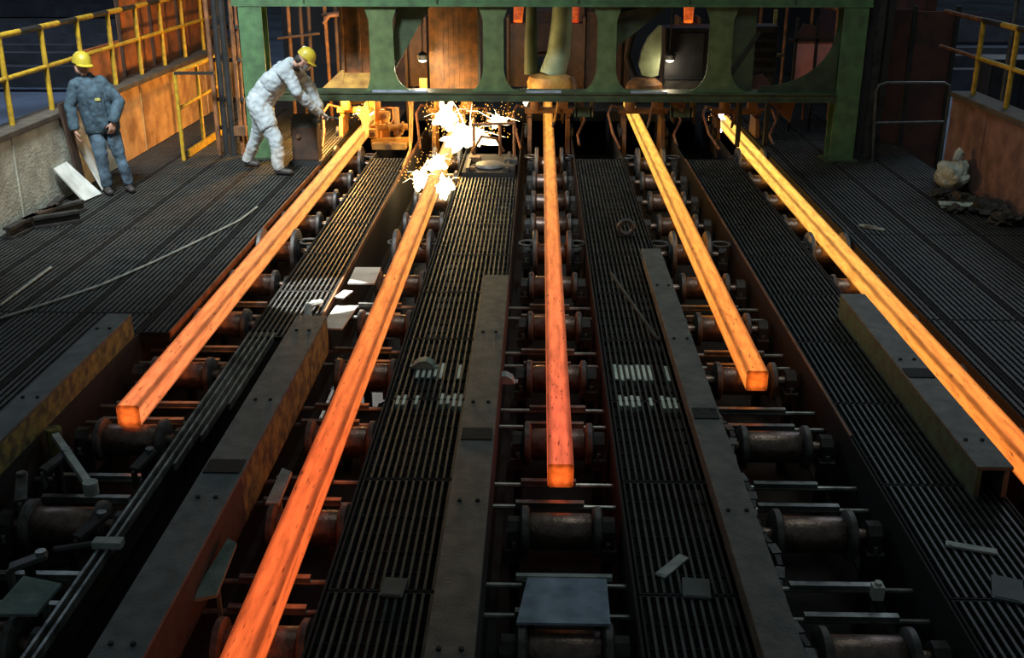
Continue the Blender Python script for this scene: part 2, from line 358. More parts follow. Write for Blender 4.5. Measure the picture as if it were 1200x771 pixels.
# parapets
def parapet(name, x0, x1, y0, y1, h, m, label):
    root = struct(MB().box(x0, x1, y0, y1, -0.2, h-0.07).build(name, m), label)
    MB().box(x0-0.03, x1+0.03, y0, y1, h-0.07, h).build('coping', 'coping', root, bevel=0.01)
    y = y0 + 1.1
    while y < y1 - 0.3:
        MB().box(x1-0.004 if x0 < 0 else x0-0.012, x1+0.012 if x0 < 0 else x0+0.004, y, y+0.03, 0.0, h-0.07).build('joint_strip', m, root); y += 1.6
    return root
parapet('wall_left', -6.05, -5.77, 9.0, 14.65, 1.02, 'concrete', 'pale stained concrete parapet under yellow railing')
parapet('wall_left', -6.05, -5.77, 14.65, 22.0, 1.02, 'concrete_rust_lit', 'rust stained orange-lit parapet near the cutting station')
parapet('wall_right', 5.40, 5.68, 9.0, 14.5, 1.08, 'concrete_red', 'reddish concrete parapet on the right side')
# neighbouring bays, hall walls
struct(MB().box(-60, -6.05, 5, 75, -0.6, -0.4).build('floor_bay_left', 'hallfloor'), 'bluish floor of the neighbouring bay beyond left parapet')
struct(MB().box(5.68, 60, 5, 75, -0.6, -0.4).build('floor_bay_right', 'hallfloor'), 'bluish floor of the bay beyond right parapet')
struct(MB().box(-60, 60, 75, 75.3, -0.6, 14).build('wall_far', 'hallwall'), 'dark far end wall of the hall')
struct(MB().box(-6.0, 6.4, 26, 26.3, -0.6, 9).build('wall_back', 'hallwall'), 'dark wall behind the casting machinery')
struct(MB().box(6.4, 6.6, 19.0, 26, -0.6, 4.0).build('wall_side', 'red_dark'), 'dark red side plate wall behind right barrier')

# ============================================================ GLOWING BILLETS
BIL = [(6.70, 18.6, (1.1, 0.27, 0.085), (1.5, 0.62, 0.11), 'orange glowing square billet ending at far left of the rollers'),
       (2.6, 18.6, (0.98, 0.15, 0.032), (1.6, 0.68, 0.13), 'longest glowing orange billet running out at bottom edge with sparks'),
       (5.92, 20.2, (0.92, 0.15, 0.06), (1.3, 0.50, 0.07), 'straight glowing orange billet in the middle with square cut end'),
       (7.42, 20.2, (1.2, 0.32, 0.05), (1.5, 0.78, 0.12), 'short glowing yellow-orange billet ending right of centre'),
       (4.2, 18.5, (1.05, 0.20, 0.03), (1.7, 0.90, 0.15), 'glowing yellow-orange billet running out at right edge')]
for i, (y0, y1, near, far, lab) in enumerate(BIL):
    hw = 0.08
    bm = bmesh.new()
    n = 24; rings = []
    prof = []
    for cx_, cz_, a0 in ((1, 1, 0), (-1, 1, 90), (-1, -1, 180), (1, -1, 270)):
        for k in range(4):
            a = math.radians(a0 + 30*k); prof.append((cx_*(hw-0.018)+0.018*math.cos(a), cz_*(hw-0.018)+0.018*math.sin(a)))
    for j in range(n+1):
        y = (y1-y0)*j/n
        rings.append([bm.verts.new((px, y, pz)) for px, pz in prof])
    for j in range(n):
        for k in range(len(prof)):
            bm.faces.new((rings[j][k], rings[j][(k+1) % 16], rings[j+1][(k+1) % 16], rings[j+1][k]))
    bm.faces.new(rings[0]); bm.faces.new(rings[-1])
    bmesh.ops.recalc_face_normals(bm, faces=bm.faces)
    me = bpy.data.meshes.new('glowing_billet'); bm.to_mesh(me); bm.free()
    me.polygons.foreach_set('use_smooth', [True]*len(me.polygons)); me.set_sharp_from_angle(angle=math.radians(40))
    me.materials.append(hot('hot_steel_%d' % i, near, far, (y1-y0)*(0.22 if i == 1 else 0.06), (y1-y0)*0.84))
    o = bpy.data.objects.new('glowing_billet', me); col.objects.link(o); o.location = (SX[i], y0, 0.0)
    tag(o, lab, 'billet', 'glowing billets on the roller lanes')
# billet centre z = 0 -> top 0.08, bottom -0.08

# ============================================================ ROLLERS
LN = ['leftmost billet lane', 'second billet lane from left', 'middle billet lane', 'fourth billet lane from left', 'rightmost billet lane']
ORD = ['nearest', 'second nearest', 'third nearest', 'fourth nearest', 'fifth nearest', 'sixth nearest', 'seventh nearest', 'eighth nearest', 'ninth nearest', 'tenth nearest', 'eleventh nearest', 'twelfth nearest']
def make_roller(hw, big):
    root = thing('table_roller', (0, 0, -1.0), '', '')
    r = 0.11; zc = -0.195; fr = 0.255 if big else 0.15; fx = 0.155 if big else 0.185
    prof = [(r*0.9, -fx), (r, -fx+0.015), (r, fx-0.015), (r*0.9, fx)]
    MB().lathe(prof, (0, 0, zc), 'x', 20).build('barrel', 'roller', root, True)
    for s in (-1, 1):
        pf = [(fr-0.02, -0.028), (fr, -0.016), (fr, 0.016), (fr-0.02, 0.028)]
        fl = MB().lathe(pf, (s*(fx+0.028), 0, zc), 'x', 24).build('flange', 'flange', root, True)
        if big: MB().lathe([(fr*0.55, -0.012), (fr*0.55, 0.012)], (s*(fx+0.065), 0, zc), 'x', 18).build('hub', 'block', fl, True)
        xb = hw - 0.075
        MB().cyl((s*(fx+0.05), 0, zc), (s*(xb-0.03), 0, zc), 0.04, 10).build('shaft', 'roller', root, True)
        bb = MB(); bb.box(s*xb-0.05, s*xb+0.05, -0.12, 0.12, zc-0.14, zc-0.06)
        bb.prism([(-0.09, zc-0.06), (0.09, zc-0.06), (0.075, zc+0.04), (0.03, zc+0.085), (-0.03, zc+0.085), (-0.075, zc+0.04)], 'x', s*xb-0.04, s*xb+0.04)
        bk = bb.build('bearing_block', 'block', root)
        if big:
            n_ = 24; MB().tube([(s*(xb-0.02)+0.10*math.cos(2*math.pi*q/n_), 0.10*math.sin(2*math.pi*q/n_), -0.075) for q in range(n_+1)], 0.014, 6).build('bearing_ring', 'flange', bk, True)
        for yy in (-0.095, 0.095): MB().cyl((s*xb, yy, zc-0.06), (s*xb, yy, zc-0.02), 0.014, 6).build('bolt', 'pipe', bk)
        MB().box(s*xb-0.03, s*xb+0.03, -0.05, 0.05, -1.0, zc-0.14).build('stand', 'side', root)
    return root
ROWY = [4.46 + 1.135*k for k in range(11)]
protos = {}
for li, (a, b) in enumerate(LANES):
    hw = min(SX[li]-a, b-SX[li])
    kk = 0
    for k, y in enumerate(ROWY):
        if li == 4 and k < 2: continue
        big = k in (6, 10)
        key = (round(hw, 2), big)
        if key not in protos:
            r = make_roller(hw, big); protos[key] = r
        else: r = copy_tree(protos[key])
        r.location = (SX[li], y, -1.0)
        tag(r, ('large flanged roller' if big else 'steel flanged roller') + ' in the %s, %s row' % (LN[li], ORD[k] if li < 4 else ORD[k-2]), 'roller', 'table rollers under the billets')
# cross pipes (two per bay)
cp = 0
for li, (a, b) in enumerate(LANES):
    for k, y in enumerate(ROWY[:5]):
        if li == 4 and k < 2: continue
        for d, q in ((0.36, 'nearer'), (0.64, 'farther')):
            x0 = a+0.12+0.10*random.random(); x1 = b-0.12-0.14*random.random()
            yy = y+d
            o = MB().cyl((a+0.001, yy, -0.24), (b-0.001, yy, -0.24), 0.016, 8).box(x0, x1, yy-0.02, yy+0.02, -0.232, -0.20).build('cross_bar', 'pipe')
            tag(o, 'pale cross bar in %s, %s of pair behind %s roller' % (LN[li].replace(' from left', ''), q, ORD[k] if li < 4 else ORD[k-2]), 'bar', 'cross bars between the rollers')
# added pale strips that imitate a patch of light on the gratings
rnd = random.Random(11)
for x0, x1, lab in ((-1.06, -0.50, 'pale light patch strips between grating bars left of the plain brown girder'), (0.52, 1.01, 'pale light patch strips between grating bars right of middle billet')):
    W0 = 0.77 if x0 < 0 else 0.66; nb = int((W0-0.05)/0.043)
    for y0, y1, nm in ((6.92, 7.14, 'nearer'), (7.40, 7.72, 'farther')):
        t = thing('light_patch_strips', ((x0+x1)/2, y0, -0.04), lab + ', ' + nm + ' row', 'strips', 'light patch strips between the grating bars')
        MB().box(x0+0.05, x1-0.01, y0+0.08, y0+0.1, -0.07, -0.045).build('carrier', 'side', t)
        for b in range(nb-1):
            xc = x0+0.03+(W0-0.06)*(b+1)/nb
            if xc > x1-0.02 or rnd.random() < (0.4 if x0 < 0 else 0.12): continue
            a = y0+0.05*rnd.random(); MB().box(xc-0.011, xc+0.011, a, y1-0.05*rnd.random(), -0.045, -0.002).build('strip', 'light_patch_pale', t)
# raised side girders
def girder(x0, x1, y0, y1, z, top, side, label, side_sign=1, sidez=0.0, side2=None):
    root = thing('side_girder', ((x0+x1)/2, y0, 0), label, 'girder', 'raised girders along the billet lanes')
    MB().box(x0, x1, y0, y1, z-0.025, z).build('top_flange', top, root, bevel=0.004)
    xs = x1-0.03 if side_sign > 0 else x0
    ys_ = y0+(y1-y0)*(0.42 if side2 else 0.0)
    MB().box(xs, xs+0.03, ys_, y1, sidez-0.12, z-0.025).build('web', side, root)
    if side2: MB().box(xs, xs+0.03, y0, ys_, sidez-0.12, z-0.025).build('web', side2, root)
    xo = x0+0.02 if side_sign > 0 else x1-0.05
    MB().box(xo, xo+0.03, y0, y1, 0.0, z-0.025).build('back_web', top, root)
    y = y0+0.35
    while y < y1-0.2:
        MB().cyl(((x0+x1)/2-0.05, y, z), ((x0+x1)/2-0.05, y, z+0.012), 0.013, 6).build('bolt', 'black', root)
        MB().cyl(((x0+x1)/2+0.05, y, z), ((x0+x1)/2+0.05, y, z+0.012), 0.013, 6).build('bolt', 'black', root)
        y += 1.3
    # splice plate
    ym = y0+(y1-y0)*0.42
    sp = MB().box(x0+0.015, x1-0.015, ym, ym+0.16, z, z+0.008).build('splice_plate', 'side', root)
    return root
girder(-3.48, -3.29, 3.6, 8.2, 0.2, 'beam_grey', 'yellow_worn', 'grey girder with worn yellow side left of the leftmost billet')
girder(-1.94, -1.70, 3.6, 8.2, 0.2, 'beam_grey', 'yellow_worn', 'long grey girder with yellow-brown side left of longest billet', side2='brown_worn')
girder(-0.48, -0.26, 3.6, 9.3, 0.2, 'beam', 'brown_worn', 'plain brown-grey girder left of the middle billet')
girder(1.01, 1.20, 3.6, 10.3, 0.16, 'beam', 'brown_worn', 'dusty brown girder between middle and fourth billet lanes')
girder(2.58, 2.79, 5.72, 8.85, 0.2, 'beam', 'green_worn', 'girder with faded green side left of the rightmost billet', -1)

# ============================================================ GREEN CUTTING STATION
GY = 15.2
g = thing('cutting_station_frame', (0, GY, 0), 'large green steel frame spanning all billet lanes at the back', 'frame')
for x0, x1 in ((-4.09, -3.77), (4.06, 4.39)):
    c = MB().box(x0, x1, GY-0.02, GY, 0, 2.08).box(x0, x1, GY+0.26, GY+0.28, 0, 2.08).box((x0+x1)/2-0.012, (x0+x1)/2+0.012, GY, GY+0.26, 0, 2.08).build('column', 'green', g)
    MB().box(x0-0.06, x1+0.06, GY-0.08, GY+0.34, 0, 0.025).build('base_plate', 'green_dark', c)
ub = MB().box(-4.18, 4.44, GY-0.03, GY+0.35, 2.08, 2.11).box(-4.18, 4.44, GY, GY+0.02, 2.11, 2.9).box(-4.18, 4.44, GY-0.03, GY+0.35, 2.9, 2.93).build('upper_beam', 'green', g)
for x in (-3.2, -1.4, 0.5, 2.0, 3.4): MB().box(x, x+0.015, GY-0.03, GY, 2.11, 2.9).build('stiffener', 'green_dark', ub)
lb = MB().box(-3.77, 4.06, GY-0.1, GY+0.3, 0.83, 0.85).box(-3.77, 4.06, GY-0.085, GY+0.28, 0.85, 0.93).box(-3.77, 4.06, GY-0.1, GY+0.3, 0.93, 0.95).build('lower_beam', 'green_dark', g)
for x0, x1 in ((-2.30, -1.55), (-0.18, 0.30), (1.25, 1.75)):
    MB().box(x0, x1, GY-0.105, GY-0.02, 0.95, 0.975).build('wear_strip', 'bluesteel', lb)
def flared(xc, hw, fl, flr=None):
    flr = fl if flr is None else flr
    pts = []
    for k in range(7):
        t = k/6; pts.append((xc+hw+flr*(1-math.sin(t*math.pi/2)), 0.95+0.34*(1-math.cos(t*math.pi/2))))
    pts += [(xc+hw, 1.9), (xc+hw+0.06, 2.08), (xc-hw-0.06, 2.08), (xc-hw, 1.9)]
    for k in range(6, -1, -1):
        t = k/6; pts.append((xc-hw-fl*(1-math.sin(t*math.pi/2)), 0.95+0.34*(1-math.cos(t*math.pi/2))))
    return pts
for xc, hw, fl in ((-2.165, 0.165, 0.30), (-0.635, 0.14, 0.22), (0.91, 0.13, 0.24), (2.45, 0.16, 0.30)):
    p = MB().prism(flared(xc, hw, 0.10 if xc < -2 else fl, fl), 'y', GY+0.02, GY+0.05).build('flared_post', 'green_warm_lit', g)
    MB().box(xc-0.015, xc+0.015, GY+0.05, GY+0.28, 0.95, 2.08).build('rib', 'green_dark', p)
# haunch brackets at the right column, and a panel beside the fourth post
hp = [(4.06, 0.95), (3.0, 0.95)]
for k in range(0, 10):
    a = math.radians(10*k); hp.append((3.05+0.95*math.sin(a), 1.75-0.72*math.cos(a)))
hp.append((4.06, 1.75))
MB().prism(hp, 'y', GY+0.06, GY+0.08).build('haunch_plate', 'green_dark', g)
MB().box(2.62, 2.93, GY+0.1, GY+0.12, 0.95, 2.08).build('web_panel', 'green_dark', g)
MB().bar((2.62, GY+0.09, 1.2), (2.98, GY+0.09, 1.75), 0.03, 0.05).build('diagonal_brace', 'black', g)
MB().bar((1.05, GY+0.14, 1.95), (1.6, GY+0.14, 2.08), 0.03, 0.08).build('diagonal_brace', 'green_dark', g)
MB().prism([(0.75, 2.08), (1.75, 2.08), (1.08, 1.55), (1.02, 1.25), (0.9, 1.25)], 'y', GY+0.2, GY+0.23).build('gusset', 'green_dark', g)
MB().prism([(-1.95, 2.08), (-2.1, 1.3), (-2.0, 1.25), (-1.5, 2.08)], 'y', GY+0.2, GY+0.23).build('gusset', 'green_dark', g)
# hangers below the lower beam
for x, w_, zb in ((0.62, 0.22, 0.60), (1.98, 0.28, 0.60)):
    h = MB().box(x-w_/2, x+w_/2, GY+0.05, GY+0.08, zb, zb+0.13).build('hanger_plate', 'green_dark', g)
    for s in (-1, 1): MB().box(x+s*w_/2-0.02, x+s*w_/2+0.02, GY+0.05, GY+0.09, zb, 0.83).build('hanger_arm', 'yellow_worn' if s > 0 else 'green_dark', h)
MB().prism([(3.15, 0.83), (3.55, 0.83), (3.5, 0.52)], 'y', GY+0.1, GY+0.13).build('corner_gusset', 'rust', g)
MB().prism([(1.75, 0.83), (2.05, 0.83), (1.98, 0.68)], 'y', GY+0.0, GY+0.03).build('corner_gusset', 'rust', g)

# casting machine pieces seen through the frame
HY = 16.1
h = thing('chute_hopper', (-2.7, HY, 0.6), 'orange-lit steel chute with folded lip behind the leftmost billet', 'chute')
MB().box(-2.85, -2.38, HY, HY+0.03, 1.05, 2.4).box(-2.87, -2.83, HY-0.08, HY, 1.05, 2.4).box(-2.62, -2.59, HY-0.05, HY, 1.05, 2.4).build('back_plate', 'rust', h)
MB().sheet((-3.22, HY-0.55, 0.80), (-2.80, HY-0.55, 0.80), (-2.83, HY-0.1, 1.12), (-2.87, HY-0.1, 1.12), 0.02).build('side_flap', 'rust_flame_lit', h)
MB().sheet((-2.84, HY-0.12, 1.10), (-2.38, HY-0.12, 1.10), (-2.38, HY-0.5, 0.88), (-2.84, HY-0.5, 0.88), 0.02).build('front_lip', 'rust_flame_lit', h)
MB().prism([(-2.84, 0.86), (-2.38, 0.86), (-2.5, 0.72), (-2.66, 0.70)], 'y', HY-0.5, HY-0.47).build('lower_lip', 'rust_flame_lit', h)
h = thing('curved_shield', (-1.24, HY, 0.7), 'broad brown heat shield panel above the longest billet', 'shield')
mb = MB(); n = 10
pts = [(-1.60+0.72*k/n, HY+0.12-0.16*math.sin(math.pi*k/n)) for k in range(n+1)]
for k in range(n): mb.sheet((pts[k][0], pts[k][1], 0.76), (pts[k+1][0], pts[k+1][1], 0.76), (pts[k+1][0], pts[k+1][1], 2.5), (pts[k][0], pts[k][1], 2.5), 0.02)
mb.build('curved_plate', 'rust', h)
MB().box(-0.90, -0.86, HY-0.02, HY+0.1, 0.8, 2.5).build('edge_strip', 'black', h)
MB().box(-1.74, -1.63, HY-0.15, HY-0.1, 0.78, 1.02).build('end_tab', 'rust_flame_lit', h)
h = thing('bell_guide', (0.15, HY, 0.78), 'bell shaped guide with orange rim above the middle billet', 'guide')
MB().lathe([(0.26, 0.84), (0.325, 0.88), (0.335, 0.96), (0.30, 1.04), (0.22, 1.08)], (0.15, HY, 0), 'z', 28).build('bell_rim', 'rust_flame_lit', h, True)
MB().tube([(0.18, HY, 1.06), (0.27, HY+0.02, 1.35), (0.31, HY+0.05, 1.8), (0.33, HY+0.08, 2.5)], 0.19, 18, 0.13).build('neck_tube', 'green_pale', h, True)
MB().tube([(-0.12, HY+0.05, 1.06), (-0.13, HY+0.1, 1.5), (-0.1, HY+0.15, 2.5)], 0.11, 14, 0.08).build('side_tube', 'green_dark', h, True)
MB().tube([(0.47, HY-0.1, 1.05), (0.51, HY-0.12, 0.95), (0.52, HY-0.12, 0.8)], 0.03, 8).build('drain_pipe', 'rust', h, True)
h = thing('curved_guide_plate', (1.55, HY, 0.85), 'pale green leaf shaped guide plate above the fourth billet', 'guide')
lf = [(1.62, 1.03), (1.48, 1.06), (1.43, 1.2), (1.46, 1.4), (1.55, 1.6), (1.70, 1.76), (1.74, 1.76), (1.75, 1.4), (1.72, 1.06)]
MB().prism(lf, 'y', HY-0.02, HY+0.06).build('leaf_plate', 'green_pale', h, bevel=0.008)
MB().tube([(1.40, HY+0.2, 1.0), (1.28, HY+0.2, 1.3), (1.36, HY+0.2, 1.7), (1.6, HY+0.2, 2.1)], 0.05, 8).build('curved_arm', 'black', h, True)
MB().lathe([(0.20, 0.82), (0.27, 0.86), (0.26, 0.95), (0.16, 1.03)], (1.52, HY-0.05, 0), 'z', 22).build('skirt', 'rust', h, True)
h = thing('drive_housing', (2.1, HY, 0.9), 'blue-black drive housing box left of the fourth green post', 'housing')
MB().box(1.80, 2.42, HY+0.05, HY+0.6, 0.98, 1.72).build('box_body', 'blackblue', h, bevel=0.02)
MB().prism([(1.78, 0.86), (2.44, 0.86), (2.40, 0.98), (1.82, 0.98)], 'y', HY-0.05, HY+0.6).build('foot', 'block', h)
MB().box(1.86, 2.36, HY+0.035, HY+0.05, 1.05, 1.65).build('cover_plate', 'blackblue', h)
h = thing('drive_housing', (3.2, HY, 0.0), 'dark machine box with ribbed cover right of fourth post', 'housing')
MB().box(2.95, 3.42, HY+0.05, HY+0.5, 0.95, 1.75).build('box_body', 'block', h, bevel=0.02)
for x in (2.98, 3.39): MB().box(x-0.03, x+0.03, HY+0.2, HY+0.3, -0.02, 0.95).build('leg', 'side', h)
for k in range(5): MB().box(3.0, 3.38, HY+0.03, HY+0.05, 1.05+0.13*k, 1.11+0.13*k).build('rib', 'side', h)
MB().prism([(2.98, 0.92), (3.34, 0.92), (3.16, 1.13), (3.02, 1.1)], 'y', HY-0.35, HY-0.32).build('lip', 'red_dark', h)
# lamps
for x, z, lab in ((-1.687, 1.284, 'small bright work lamp left of the brown heat shield'), (1.863, 1.295, 'small bright work lamp beside the pale green guide plate')):
    h = thing('work_lamp', (x, HY-0.1, z), lab, 'lamp')
    MB().lathe([(0.075, -0.03), (0.08, 0.04), (0.03, 0.08)], (x, HY-0.1, z+0.03), 'z', 14).build('lamp_shade', 'black', h, True)
    MB().ball((x, HY-0.12, z-0.005), 0.05, 10, 8, (1.15, 1, 0.6)).build('bulb', 'bulb', h, True)
    MB().cyl((x, HY-0.1, z+0.1), (x, HY-0.1, 2.4), 0.012, 6).build('cable', 'black', h)
    lamp('work_lamp_light', 'POINT', (x-0.02, HY-0.22, z-0.12), 20 if x < 0 else 6, (1.0, 0.80, 0.5), shadow_soft_size=0.05)
# hot strands curving down from the mould, behind the frame
for i, x in enumerate((-2.02, -0.36, 0.55, 2.40)):
    o = MB().tube([(x, 18.3, 1.62), (x+0.02, 18.5, 2.0), (x, 18.9, 2.6), (x, 19.6, 3.4)], 0.075, 8, 0.12).build('hot_strand', 'hot_orange' if i in (1, 3) else 'hot_red')
    tag(o, ['dull red hot strand high behind the leftmost green post', 'orange hot strand beside the bell guide, left side', 'orange hot strand beside the bell guide, right side', 'orange hot strand above the blue-black drive housing'][i], 'strand', 'hot strands behind the frame')
    o2 = tag(MB().box(x-0.14, x+0.14, 18.15, 18.6, 0.6, 1.6).box(x-0.18, x-0.14, 18.1, 18.65, 0.0, 1.7).box(x+0.14, x+0.18, 18.1, 18.65, 0.0, 1.7).build('strand_support', 'rust_dark'),
             ['dark support box under the leftmost hot strand', 'dark support box under hot strand left of bell guide', 'dark support box under hot strand right of bell guide', 'dark support box under the rightmost hot strand'][i], 'support')
# dark backing machinery rows
for i, (x0, x1, z0, z1) in enumerate(((-3.6, -2.35, 0.1, 1.5), (-1.75, -0.9, 0.1, 1.9), (-0.2, 0.5, 0.9, 1.6), (0.75, 1.6, 0.2, 1.8), (2.6, 3.7, 0.1, 1.3))):
    o = MB().box(x0, x1, 20.6, 21.6, z0-0.1, z1).box(x0+0.1, x1-0.1, 20.5, 20.6, z0, z1-0.2).box(x0-0.05, x0+0.05, 20.4, 20.6, -0.02, z1+0.1).box(x1-0.05, x1+0.05, 20.4, 20.6, -0.02, z1+0.1).build('casting_machine_block', 'rust_dark')
    tag(o, ['dark machine block far behind the leftmost billet', 'tall dark machine block far behind the longest billet', 'dark machine block hanging behind the middle billet', 'dark machine block behind the fourth billet', 'dark machine block behind the rightmost billet'][i], 'machine')

# ============================================================ TORCH CUTTERS under the frame
TN = ['leftmost billet', 'longest sparking billet', 'middle billet', 'fourth billet', 'rightmost billet']
for i, x in enumerate(SX):
    y = 17.2
    t = thing('torch_cutter', (x, y, 0), 'flame cutting torch carriage straddling the ' + TN[i], 'machine', 'torch cutters under the frame')
    lit = i in (0, 1, 2)
    m1 = 'rust_flame_lit' if i in (0, 1) else 'rust'  # flame-lit colour copy on the two left carriages
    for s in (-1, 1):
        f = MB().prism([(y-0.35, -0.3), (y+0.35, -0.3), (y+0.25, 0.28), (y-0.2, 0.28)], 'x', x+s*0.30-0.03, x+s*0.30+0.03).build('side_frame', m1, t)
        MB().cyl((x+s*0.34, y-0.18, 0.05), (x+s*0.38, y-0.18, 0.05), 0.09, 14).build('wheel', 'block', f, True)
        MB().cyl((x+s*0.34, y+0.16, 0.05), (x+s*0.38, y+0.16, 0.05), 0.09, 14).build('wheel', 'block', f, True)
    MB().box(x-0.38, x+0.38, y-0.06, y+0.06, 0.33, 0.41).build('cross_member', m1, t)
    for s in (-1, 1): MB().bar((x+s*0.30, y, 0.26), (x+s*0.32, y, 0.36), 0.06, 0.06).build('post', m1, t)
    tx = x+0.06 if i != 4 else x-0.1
    MB().tube([(tx+0.1, y-0.1, 0.75), (tx+0.08, y-0.12, 0.5), (tx+0.02, y-0.2, 0.22)], 0.022, 8).build('torch_pipe', 'rust_flame_lit' if lit else 'rust', t, True)
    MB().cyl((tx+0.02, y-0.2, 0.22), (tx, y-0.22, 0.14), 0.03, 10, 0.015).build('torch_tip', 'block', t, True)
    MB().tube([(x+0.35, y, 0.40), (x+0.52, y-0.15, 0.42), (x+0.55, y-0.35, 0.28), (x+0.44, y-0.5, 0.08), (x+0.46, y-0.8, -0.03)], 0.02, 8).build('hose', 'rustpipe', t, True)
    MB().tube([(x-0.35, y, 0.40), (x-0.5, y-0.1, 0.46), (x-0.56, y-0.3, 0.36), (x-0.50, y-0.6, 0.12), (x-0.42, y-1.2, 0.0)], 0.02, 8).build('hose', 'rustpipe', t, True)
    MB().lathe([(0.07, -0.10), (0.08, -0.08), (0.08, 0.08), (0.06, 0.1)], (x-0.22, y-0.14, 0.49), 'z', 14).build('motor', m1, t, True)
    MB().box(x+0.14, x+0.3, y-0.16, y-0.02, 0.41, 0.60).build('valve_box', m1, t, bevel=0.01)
# lit pipework between leftmost and longest billets
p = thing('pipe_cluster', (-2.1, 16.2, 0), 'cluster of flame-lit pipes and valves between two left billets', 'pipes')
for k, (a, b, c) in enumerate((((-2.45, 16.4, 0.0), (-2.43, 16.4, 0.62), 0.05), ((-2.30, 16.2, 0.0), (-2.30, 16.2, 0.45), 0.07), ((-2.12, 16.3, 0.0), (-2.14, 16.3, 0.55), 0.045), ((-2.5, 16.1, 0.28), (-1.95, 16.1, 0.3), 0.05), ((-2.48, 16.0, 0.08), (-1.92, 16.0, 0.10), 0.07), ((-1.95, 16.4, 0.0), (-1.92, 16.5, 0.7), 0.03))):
    MB().cyl(a, b, c, 12).build('pipe', 'rust_flame_lit', p, True)
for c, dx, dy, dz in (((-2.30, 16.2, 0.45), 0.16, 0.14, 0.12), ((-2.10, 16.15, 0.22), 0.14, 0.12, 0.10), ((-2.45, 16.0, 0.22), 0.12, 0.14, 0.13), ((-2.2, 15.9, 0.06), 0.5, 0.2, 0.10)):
    vb = MB().box(c[0]-dx/2, c[0]+dx/2, c[1]-dy/2, c[1]+dy/2, c[2]-dz/2, c[2]+dz/2).build('valve_body', 'rust_flame_lit', p, bevel=0.012)
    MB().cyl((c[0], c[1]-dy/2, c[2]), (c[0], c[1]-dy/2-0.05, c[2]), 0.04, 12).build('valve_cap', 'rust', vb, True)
for x, z in ((-2.42, 0.29), (-2.22, 0.29), (-2.02, 0.30)): MB().cyl((x-0.015, 16.1, z), (x+0.015, 16.1, z), 0.075, 14).build('pipe_flange', 'rust_flame_lit', p, True)
MB().tube([(-1.95, 16.4, 0.7), (-1.88, 16.0, 0.4), (-1.84, 15.4, 0.1), (-1.85, 14.6, 0.02)], 0.018, 8).build('hose', 'rust_flame_lit', p, True)
# machine between longest and middle billets, in front of sparks
p = thing('hydraulic_unit', (-0.65, 14.6, 0), 'cluttered hydraulic unit with pale disc cover between longest and middle billets', 'machine')
MB().box(-1.02, -0.32, 14.2, 15.4, -0.05, 0.04).build('base', 'side', p)
MB().lathe([(0.20, 0.0), (0.21, 0.02), (0.19, 0.05), (0.08, 0.07)], (-0.66, 14.55, 0.04), 'z', 26).build('disc_cover', 'flange', p, True)
for x in (-0.95, -0.42): MB().box(x-0.02, x+0.02, 14.2, 15.3, 0.04, 0.10).build('rail', 'block', p)
for x, y, s in ((-0.4, 14.35, 0.08), (-0.38, 14.75, 0.09), (-0.88, 14.9, 0.08), (-0.9, 14.35, 0.05)): MB().box(x-s, x+s, y-s, y+s, 0.04, 0.04+s*0.9).build('valve_block', 'rust' if x < -0.6 else 'block', p, bevel=0.01)
MB().tube([(-0.95, 15.2, 0.1), (-0.8, 15.1, 0.35), (-0.6, 15.2, 0.3), (-0.5, 15.3, 0.1)], 0.02, 8).build('hose', 'rustpipe', p, True)
for x in (-0.92, -0.55, -0.35): MB().cyl((x, 15.3, 0.0), (x, 15.3, 0.5), 0.02, 8).build('upright', 'rustpipe', p, True)
MB().cyl((-0.95, 15.3, 0.48), (-0.33, 15.3, 0.5), 0.02, 8).build('crossbar', 'rustpipe', p, True)

# sparks and flames
def burst(name, c, n, rad, size, seed, label, m='flame', streaks=40, flat=0.6, core=0.12, stretch=(1, 1, 1)):
    rnd = random.Random(seed); c = V(c)
    root = thing(name, c, label, 'sparks', 'sparks at the cutting torches')
    bm = bmesh.new(); bmesh.ops.create_icosphere(bm, subdivisions=4, radius=1.0)
    for v in bm.verts:
        d = v.co.normalized()
        s = 0.6 + 0.9*max(0, noise.noise(d*1.7+V((seed, 0, 0))))*1.6 + 0.7*abs(noise.noise(d*4.3+V((0, seed, 0))))
        v.co = V((d.x*stretch[0], d.y*stretch[1], d.z*stretch[2])) * s * core
    me = bpy.data.meshes.new('flame_core'); bm.to_mesh(me); bm.free(); me.materials.append(M[m])
    o = bpy.data.objects.new('flame_core', me); col.objects.link(o); o.parent = root
    mb = MB()
    for k in range(n*2):
        d = V((rnd.gauss(0, 1), rnd.gauss(0, 1), abs(rnd.gauss(0, flat)))); d.normalize()
        p = c + d * rad * (0.25 + 0.75*rnd.random()**1.5) * (1 if True else 0); s = size*0.6*(0.4+rnd.random())
        mb.add([p+V((s,0,0)), p+V((-s*0.5,s*0.8,0)), p+V((-s*0.5,-s*0.8,0)), p+V((0,0,s*1.2)), p+V((0,0,-s*0.8))], [(0,1,3),(1,2,3),(2,0,3),(1,0,4),(2,1,4),(0,2,4)])
    stuff(mb.build('spark_grains', 'ember', root))
    mb = MB()
    for k in range(streaks//4):
        d = V((rnd.gauss(0, 1), rnd.gauss(0, 1), abs(rnd.gauss(0, flat)))); d.normalize()
        l = rad*(0.4+0.6*rnd.random()); a = c+d*core*0.4; b = c+d*l*0.6+V((0,0,0.02)); e = c+d*l-V((0,0,0.12*l))
        mb.tube([a, b, e], 0.003+0.003*rnd.random(), 4, 0.001)
    stuff(mb.build('spark_streaks', 'spark', root))
    return root
burst('spark_burst', (-1.52, 13.7, 0.05), 60, 0.34, 0.014, 3, 'white-hot spatter on the left flank of longest billet', core=0.13, stretch=(0.8, 1.3, 0.9))
